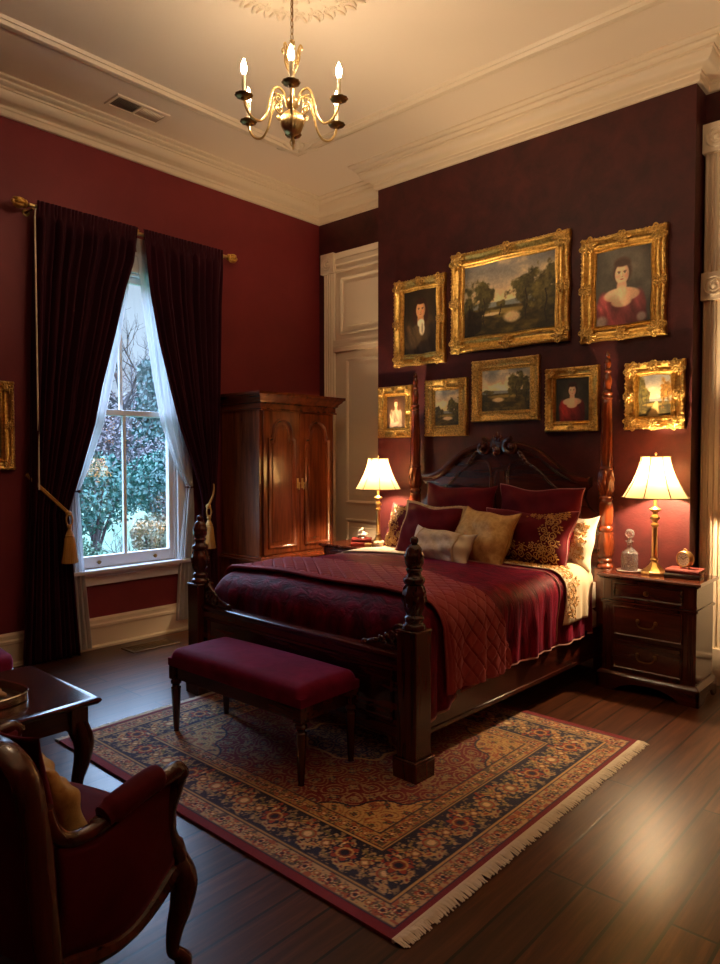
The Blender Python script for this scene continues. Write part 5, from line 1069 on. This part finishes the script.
for k in range(6):
    R = Matrix.Rotation(base_a+2*PI*k/6, 3, 'Z'); b = MB(); b.tube([R @ p for p in ap], .0065, 8)
    for (cx_, cz_, r, sg) in ((.085,.105,.026,1),(.075,.05,.022,-1)): b.tube([R @ Vector((cx_+p.x, 0, cz_+p.y)) for p in spiral((0,0,0), r, .006, 1.4*sg, 0.6, None, 22)], .0038, 6)
    b.tube([R @ Vector(q) for q in ((.137,0,.06),(.125,0,.075),(.111,0,.105))], .004, 6); arm = b.build('arm', M['brass'], ch)
    c = R @ Vector((.28,0,0)); b = MB(); b.lathe([(.001,.040),(.012,.042),(.016,.050),(.034,.054),(.044,.060),(.046,.066),(.042,.067),(.034,.060),(.014,.060),(.014,.072),(.010,.074)], (c.x,c.y,0), 32, lambda t, z: 1+(.05*math.sin(10*t) if z > .053 else 0)); b.build('drip_pan', M['dbrass'], arm)
    b = MB(); b.lathe([(.001,.068),(.0105,.068),(.0105,.168),(.001,.170)], (c.x,c.y,0), 14); b.build('candle_sleeve', plain('ivory_candle_sleeve', sr(232, 214, 176), .5) if k == 0 else bpy.data.materials['ivory_candle_sleeve'], arm)
    b = MB(); b.lathe(smooth_prof([(.001,.169),(.009,.173),(.0155,.195),(.014,.215),(.007,.235),(.001,.249)], 3), (c.x,c.y,0), 12); b.build('candle_bulb', M['candle_bulb'], arm)
b = MB(); zc = .43; k = 0
while zc < .785:
    if k % 2: b.tube([(.008*math.cos(2*PI*q/12), 0, zc+.018+.022*math.sin(2*PI*q/12)) for q in range(12)], .0026, 5, True)
    else: b.tube([(0, .008*math.cos(2*PI*q/12), zc+.018+.022*math.sin(2*PI*q/12)) for q in range(12)], .0026, 5, True)
    zc += .035; k += 1
b.tube([(.004,.003,.42),(.005,-.003,.6),(.003,.002,.75)], .002, 5); b.build('chain', M['dbrass'], ch)
b = MB(); b.lathe(smooth_prof([(.001,.715),(.012,.72),(.02,.725),(.05,.733),(.055,.736)], 3), (0,0,0), 24); b.build('canopy', M['brass'], ch)
# ============================================================ COFFEE TABLE, TRAY
TX0, TX1, TY0, TY1 = -3.42, -2.73, .22, 1.42
ct = thing('coffee_table', 'low mahogany table with cabriole legs, in the left foreground', 'table', ((TX0+TX1)/2, (TY0+TY1)/2, 0)); hx, hy = (TX1-TX0)/2, (TY1-TY0)/2
b = MB(); b.sweep([(-hx,-hy),(hx,-hy),(hx,hy),(-hx,hy)], [(.03,.472),(.012,.472),(.004,.480),(0,.488),(.003,.495),(.012,.4995),(.03,.4998)], XY, True, 1); b.box(-hx+.02, hx-.02, -hy+.02, hy-.02, .472, .4997); b.build('tabletop', M['table'], ct)
b = MB()
for s in (-1, 1): b.box(s*(hx-.075)-.012, s*(hx-.075)+.012, -hy+.08, hy-.08, .375, .472); b.box(-hx+.08, hx-.08, s*(hy-.075)-.012, s*(hy-.075)+.012, .375, .472)
b.build('apron', M['dky'], ct, bevel=.003)
def cabriole(mb, x, y, sx, sy, zt, k=1.0):
    d = Vector((sx, sy, 0)).normalized(); P = [(0,zt),(.012,zt-.04*k),(.028,zt-.09*k),(.02,zt-.17*k),(.0,zt-.25*k),(-.006,zt*.17),(.008,.045),(.024,.02),(.026,.0)]
    R = [.038,.044,.042,.034,.025,.018,.018,.026,.024]; pts = smooth_path([(x+d.x*o, y+d.y*o, z) for o, z in P], 5); rr = []
    for i in range(len(R)-1): rr += [R[i]+(R[i+1]-R[i])*q/5 for q in range(5)]
    mb.tube(pts, rr+[R[-1]], 12)
for sx in (-1, 1):
    for sy in (-1, 1): b = MB(); b.box(sx*(hx-.075)-.034, sx*(hx-.075)+.034, sy*(hy-.075)-.034, sy*(hy-.075)+.034, .36, .472); cabriole(b, sx*(hx-.075), sy*(hy-.075), sx, sy, .40); b.build('leg', M['dk'], ct)
ty = thing('serving_tray', 'silver gallery tray on the low mahogany table', 'tray', (-3.075, 1.075, .5), .25)
b = MB(); oct_ = [(.19*math.copysign(abs(math.cos(a))**.7, math.cos(a)), .125*math.copysign(abs(math.sin(a))**.7, math.sin(a))) for a in [2*PI*k/32+PI/32 for k in range(32)]]
b.prism(oct_, XY, .004, .007); b.build('tray_floor', M['silver'], ty)
b = MB(); b.sweep(oct_, [(0,.001),(-.004,.004),(-.002,.03),(-.008,.036),(-.004,.040),(.002,.036),(.003,.005),(0,.001)], XY, True, 1); b.build('gallery_rim', M['silver'], ty)
for k in range(4): b = MB(); a = PI/4+k*PI/2; b.ball((.14*math.cos(a), .09*math.sin(a), .0015), (.012,.012,.0035), 8, 6); b.build('foot', M['silver'], ty)
M['biscuit'] = plain('golden_biscuit', sr(206, 166, 112), .8, bump=(60, .4, .006), var=(20, .2))
for k, (x, y, rz, lab) in enumerate(((.055,.02,.5,'nearest the tray corner'),(.075,-.045,.9,'at the near tray side'),(.0,.05,.2,'at the far tray side'))):
    b = MB(); b.ball((0,0,.016), (.055,.019,.016), 16, 10); P_ = Matrix.Rotation(.25, 3, 'Z') @ Vector((x, y, 0)); o = b.build('biscuit', M['biscuit'], loc=(-3.075+P_.x, 1.075+P_.y, .5072), rot=(0,0,rz)); tag(o, 'golden finger biscuit on the silver tray, '+lab, 'biscuit', 'biscuits on the tray')
def thin_glass():
    t = NT('thin_drinking_glass'); t.p(color=(1,1,1,1), rough=.02, trans=1.0, ior=1.45); return t.m
b = MB(); b.lathe([(.001,0),(.026,0),(.030,.003),(.034,.095),(.0325,.095),(.0285,.008),(.001,.007)], (0,0,0), 28); gl = thing('drinking_glass', 'clear tumbler with amber drink on the silver tray, cut by the photo edge', 'glass', (-3.02, .985, .5072)); b.build('tumbler', thin_glass(), gl)
b = MB(); b.lathe([(.001,.0085),(.0280,.0085),(.0305,.05),(.001,.05)], (0,0,0), 28); t_ = NT('amber_drink'); t_.p(color=sr(206,140,70), rough=.05, trans=.9, ior=1.33); b.build('drink', t_.m, gl)
# ============================================================ ARMCHAIR (local: +y is the front)
ac = thing('armchair', 'burgundy velvet armchair with carved wood frame in the near left corner', 'armchair', (-1.962, .755, 0), .27)
def arc(c, r, a0, a1, n): return [(c[0]+r*math.cos(a0+(a1-a0)*k/n), c[1]+r*math.sin(a0+(a1-a0)*k/n)) for k in range(n+1)]
W2 = .325
rec = lambda u, w, q: (u, -.150+q-.16*max(0, w-.45), w)          # reclined back plane
bo = [(W2,.30),(W2,.60)]+arc((W2-.10,.735), .10, 0, PI/2, 8)+[(.10,.852),(0,.868),(-.10,.852)]+arc((-W2+.10,.735), .10, PI/2, PI, 8)+[(-W2,.60),(-W2,.30)]
b = MB(); b.sweep(bo, [(-.012,-.022),(-.006,-.034),(.004,-.036),(.014,-.028),(.018,-.012),(.018,.024),(.008,.034),(-.006,.030),(-.012,.022)], rec, False, -1)
b.box(-W2-.01, W2+.01, -.155, -.095, .29, .345); bk = b.build('back_frame', M['dk'], ac, angle=50)
b = MB(); sb = smooth_path([(x*.93, .30+(z-.30)*.975, 0) for x, z in bo], 2)
sp = [(p.x, p.y) for p in sb]; b.prism(sp, rec, -.018, .03); b.build('backrest', M['velchair'], ac, angle=60)
b = MB(); f = psurf(.56, .42, .11, .02, 3); e = lambda u: math.sin((u-.5)*PI); s0 = b.mark(); b.grid(24, 24, lambda u, v: f(e(u), e(v), 1)); b.xf(Matrix.Translation((0,-.105,.63)) @ Matrix.Rotation(.16, 4, 'X'), s0); b.build('back_pad', M['velchair'], ac, angle=180, solid=.004)
# seat: bowed front
b = MB(); so = [(-.285,-.10),(.285,-.10),(.30,.06),(.315,.24),(.26,.292),(.14,.318),(0,.325),(-.14,.318),(-.26,.292),(-.315,.24),(-.30,.06)]
sm = [(p.x, p.y) for p in smooth_path([(x, y, 0) for x, y in so], 5, True)]; n = len(sm); vs = []; L = [(1.0,.355),(1.0,.40),(.992,.43),(.965,.455),(.90,.470),(.70,.482),(.35,.488)]
for k, z in L: vs += [(x*k, .03+(y-.03)*k, z) for x, y in sm]
b.add(vs, [(j*n+i, j*n+(i+1) % n, (j+1)*n+(i+1) % n, (j+1)*n+i) for j in range(len(L)-1) for i in range(n)]+[tuple(reversed(range(n))), tuple((len(L)-1)*n+i for i in range(n))]); b.build('seat', M['velchair'], ac, angle=60)
b = MB(); fr_ = [(-.30,.235),(-.25,.300),(-.13,.328),(0,.335),(.13,.328),(.25,.300),(.30,.235)]; fp = [(p.x, p.y) for p in smooth_path([(x, y, 0) for x, y in fr_], 5)]
b.sweep(fp, [(-.014,.30),(-.016,.312),(.006,.32),(.010,.345),(.004,.362),(-.014,.362)], XY, False, -1); b.build('seat_rail', M['dk'], ac, angle=50)
for s in (-1, 1):
    # side: upholstered panel between curved bottom rail and arm rail
    Y = lambda q: -.125+(.26+.125)*q
    xo = lambda y: s*(.318+.022*math.sin(PI*min(1, max(0, (y+.125)/.385)))+.012*(y+.25))
    zb = lambda q: .285-.045*math.sin(PI*q)**1.3+.03*q; zt_ = lambda q: .575-.030*math.sin(PI*min(1, q*1.6))*(q < .62)+.035*q
    b = MB(); b.grid(24, 10, lambda u, v: (xo(Y(u))+s*.010*math.sin(PI*v), Y(u), zb(u)+.02+(zt_(u)-zb(u)-.02)*v)); b.build('side_panel', M['velchair'], ac, angle=180, solid=.03)
    b = MB(); pr = [(-.02,-.012),(.012,-.016),(.026,-.004),(.024,.012),(.010,.022),(-.02,.018)]
    b.tube([(xo(Y(k/20))+s*.008, Y(k/20), zb(k/20)) for k in range(21)], [.024+.004*math.cos(k/20*2*PI) for k in range(21)], 8); b.build('bottom_rail', M['dk'], ac)
    b = MB(); ap2 = smooth_path([(s*.318,-.150,.68),(s*.322,-.132,.62),(s*.328,-.095,.582),(s*.334,-.045,.574),(s*.340,.01,.582),(s*.347,.07,.594),(s*.352,.14,.602),(s*.352,.21,.612),(s*.350,.262,.612),(s*.345,.285,.590)], 5)
    b.tube(ap2, [.020+.006*min(1, max(0, (i-28)/10)) for i in range(len(ap2))], 10)
    for p in spiral((0,0,0), .024, .006, 1.2, PI/2, None, 14): pass
    b.ball((s*.350,.275,.600), (.030,.026,.024), 12, 8); b.ball((s*.334,-.005,.588), (.020,.028,.014), 10, 6)
    # front arm post sweeping down in an S to the knee
    b.tube(smooth_path([(s*.348,.272,.595),(s*.345,.262,.56),(s*.338,.240,.50),(s*.334,.244,.44),(s*.330,.272,.385),(s*.322,.292,.34),(s*.316,.296,.30)], 5), [.026]*4+[.023]*8+[.024]*8+[.030]*8+[.034]*3, 10); b.build('arm', M['dk'], ac)
    b = MB(); cp = smooth_path([(s*.338,-.0,.592),(s*.342,.04,.604),(s*.347,.09,.615),(s*.350,.15,.624),(s*.350,.195,.622)], 5); b.tube(cp, [.012]+[.030]*3+[.036]*(len(cp)-6)+[.030,.014], 12); b.build('arm_pad', M['velchair'], ac)
    b = MB(); cabriole(b, s*.312, .292, s*.6, 1, .33, .85); b.build('leg', M['dk'], ac)
    b = MB(); b.tube(smooth_path([(s*.30,-.132,.34),(s*.302,-.138,.20),(s*.308,-.17,.08),(s*.312,-.195,0)], 5), [.028]*5+[.024]*5+[.018]*6, 10); b.build('leg', M['dk'], ac)
Rz = Matrix.Rotation(.27, 3, 'Z'); pc = Rz @ Vector((.10,-.005,0))
pillow('gold silk cushion on the burgundy armchair seat', 0, 0, 0, .34, .28, .11, .42, .27+PI-BR-.2, M['damask'], cat='cushion', group=None, world=(-1.962+pc.x, .755+pc.y, .612), seed=12)
# ============================================================ SIDE CHAIR beyond the table (only its seat corner shows)
sc = thing('side_chair', 'rose velvet side chair by the window wall, seat corner showing at the left edge', 'chair', (-3.975, 1.235, 0), -PI/2)
so = [(-.22,-.21),(.22,-.21),(.25,.12),(.20,.235),(0,.262),(-.20,.235),(-.25,.12)]; sm = [(p.x, p.y) for p in smooth_path([(x, y, 0) for x, y in so], 5, True)]; n = len(sm); vs = []; L = [(1.0,.40),(1.0,.435),(.975,.462),(.88,.478),(.5,.486)]
b = MB()
for k, z in L: vs += [(x*k, y*k, z) for x, y in sm]
b.add(vs, [(j*n+i, j*n+(i+1) % n, (j+1)*n+(i+1) % n, (j+1)*n+i) for j in range(len(L)-1) for i in range(n)]+[tuple(reversed(range(n))), tuple((len(L)-1)*n+i for i in range(n))]); b.build('seat', M['velbench'], sc, angle=60)
b = MB(); b.sweep(sm, [(.012,.34),(-.004,.345),(-.004,.395),(.012,.402)], XY, True, 1); b.build('seat_frame', M['dk'], sc)
for s in (-1, 1):
    b = MB(); cabriole(b, s*.205, .185, s, 1, .36, .9); b.build('leg', M['dk'], sc)
    b = MB(); b.tube(smooth_path([(s*.20,-.20,.42),(s*.20,-.205,.25),(s*.205,-.26,0)], 5), [.022]*6+[.016]*5, 8); b.build('leg', M['dk'], sc)
b = MB(); bp = [(.21,.40),(.22,.70)]+arc((.13,.84), .09, 0, PI/2, 6)+[(0,.95)]+arc((-.13,.84), .09, PI/2, PI, 6)+[(-.22,.70),(-.21,.40)]
b.sweep(bp, [(-.018,-.018),(.014,-.018),(.014,.018),(-.018,.018)], lambda u, w, q: (u, -.21+q-.15*(w-.4), w), False, -1); b.build('back_frame', M['dk'], sc)
b = MB(); b.prism([(x*.92, .52+(z-.4)*.76) for x, z in bp], lambda u, w, q: (u, -.21+q-.15*(w-.4), w), -.02, .03); b.build('backrest', M['velbench'], sc, angle=60)
# ============================================================ WORLD, CAMERA, VIEW
wd_ = bpy.data.worlds.new('dusk_sky'); SC.world = wd_; wd_.use_nodes = True; t = wd_.node_tree; bg = t.nodes['Background']
tc = t.nodes.new('ShaderNodeTexCoord'); sp_ = t.nodes.new('ShaderNodeSeparateXYZ'); t.links.new(tc.outputs['Generated'], sp_.inputs['Vector'])
rp = t.nodes.new('ShaderNodeValToRGB'); e = rp.color_ramp.elements; e[0].position = .0; e[0].color = (.34,.44,.57,1); e[1].position = .8; e[1].color = (7.0,10.0,15.0,1); q = e.new(.25); q.color = (.36,.46,.57,1); q = e.new(.42); q.color = (4.6,6.6,9.8,1)
t.links.new(sp_.outputs['Z'], rp.inputs['Fac']); t.links.new(rp.outputs['Color'], bg.inputs['Color']); bg.inputs['Strength'].default_value = SKY
tl_ = bpy.data.lights.new('ceiling_fill_spot', 'SPOT'); tl_.energy = FILL_SPOT; tl_.color = (1,.74,.47); tl_.spot_size = math.radians(150); tl_.spot_blend = .6; tl_.shadow_soft_size = .12  # added fill light without a fixture, aimed up to even out the ceiling
to_ = bpy.data.objects.new('ceiling_fill_spot', tl_); COL.objects.link(to_); to_.location = (.35, 2.4, 1.9); to_.rotation_euler = (PI, 0, 0)
cam = bpy.data.cameras.new('camera'); co_ = bpy.data.objects.new('camera', cam); COL.objects.link(co_); SC.camera = co_
co_.location = (0,0,1.5); co_.rotation_euler = (math.radians(88), 0, math.radians(42)); cam.sensor_fit = 'VERTICAL'; cam.sensor_height = 36; cam.sensor_width = 36; cam.lens = 697/964*36; cam.clip_start = .02
vs_ = SC.view_settings; vs_.view_transform = 'Standard'; vs_.look = 'None'; vs_.gamma = 1; vs_.use_curve_mapping = False; vs_.exposure = EXPO
cy = SC.cycles; cy.use_denoising = True; cy.max_bounces = 10; cy.diffuse_bounces = 5; cy.glossy_bounces = 4; cy.transmission_bounces = 8; cy.transparent_max_bounces = 12; cy.sample_clamp_indirect = 6; cy.use_adaptive_sampling = False; cy.caustics_reflective = False; cy.caustics_refractive = False
try: cy.denoiser = 'OPENIMAGEDENOISE'
except Exception: pass
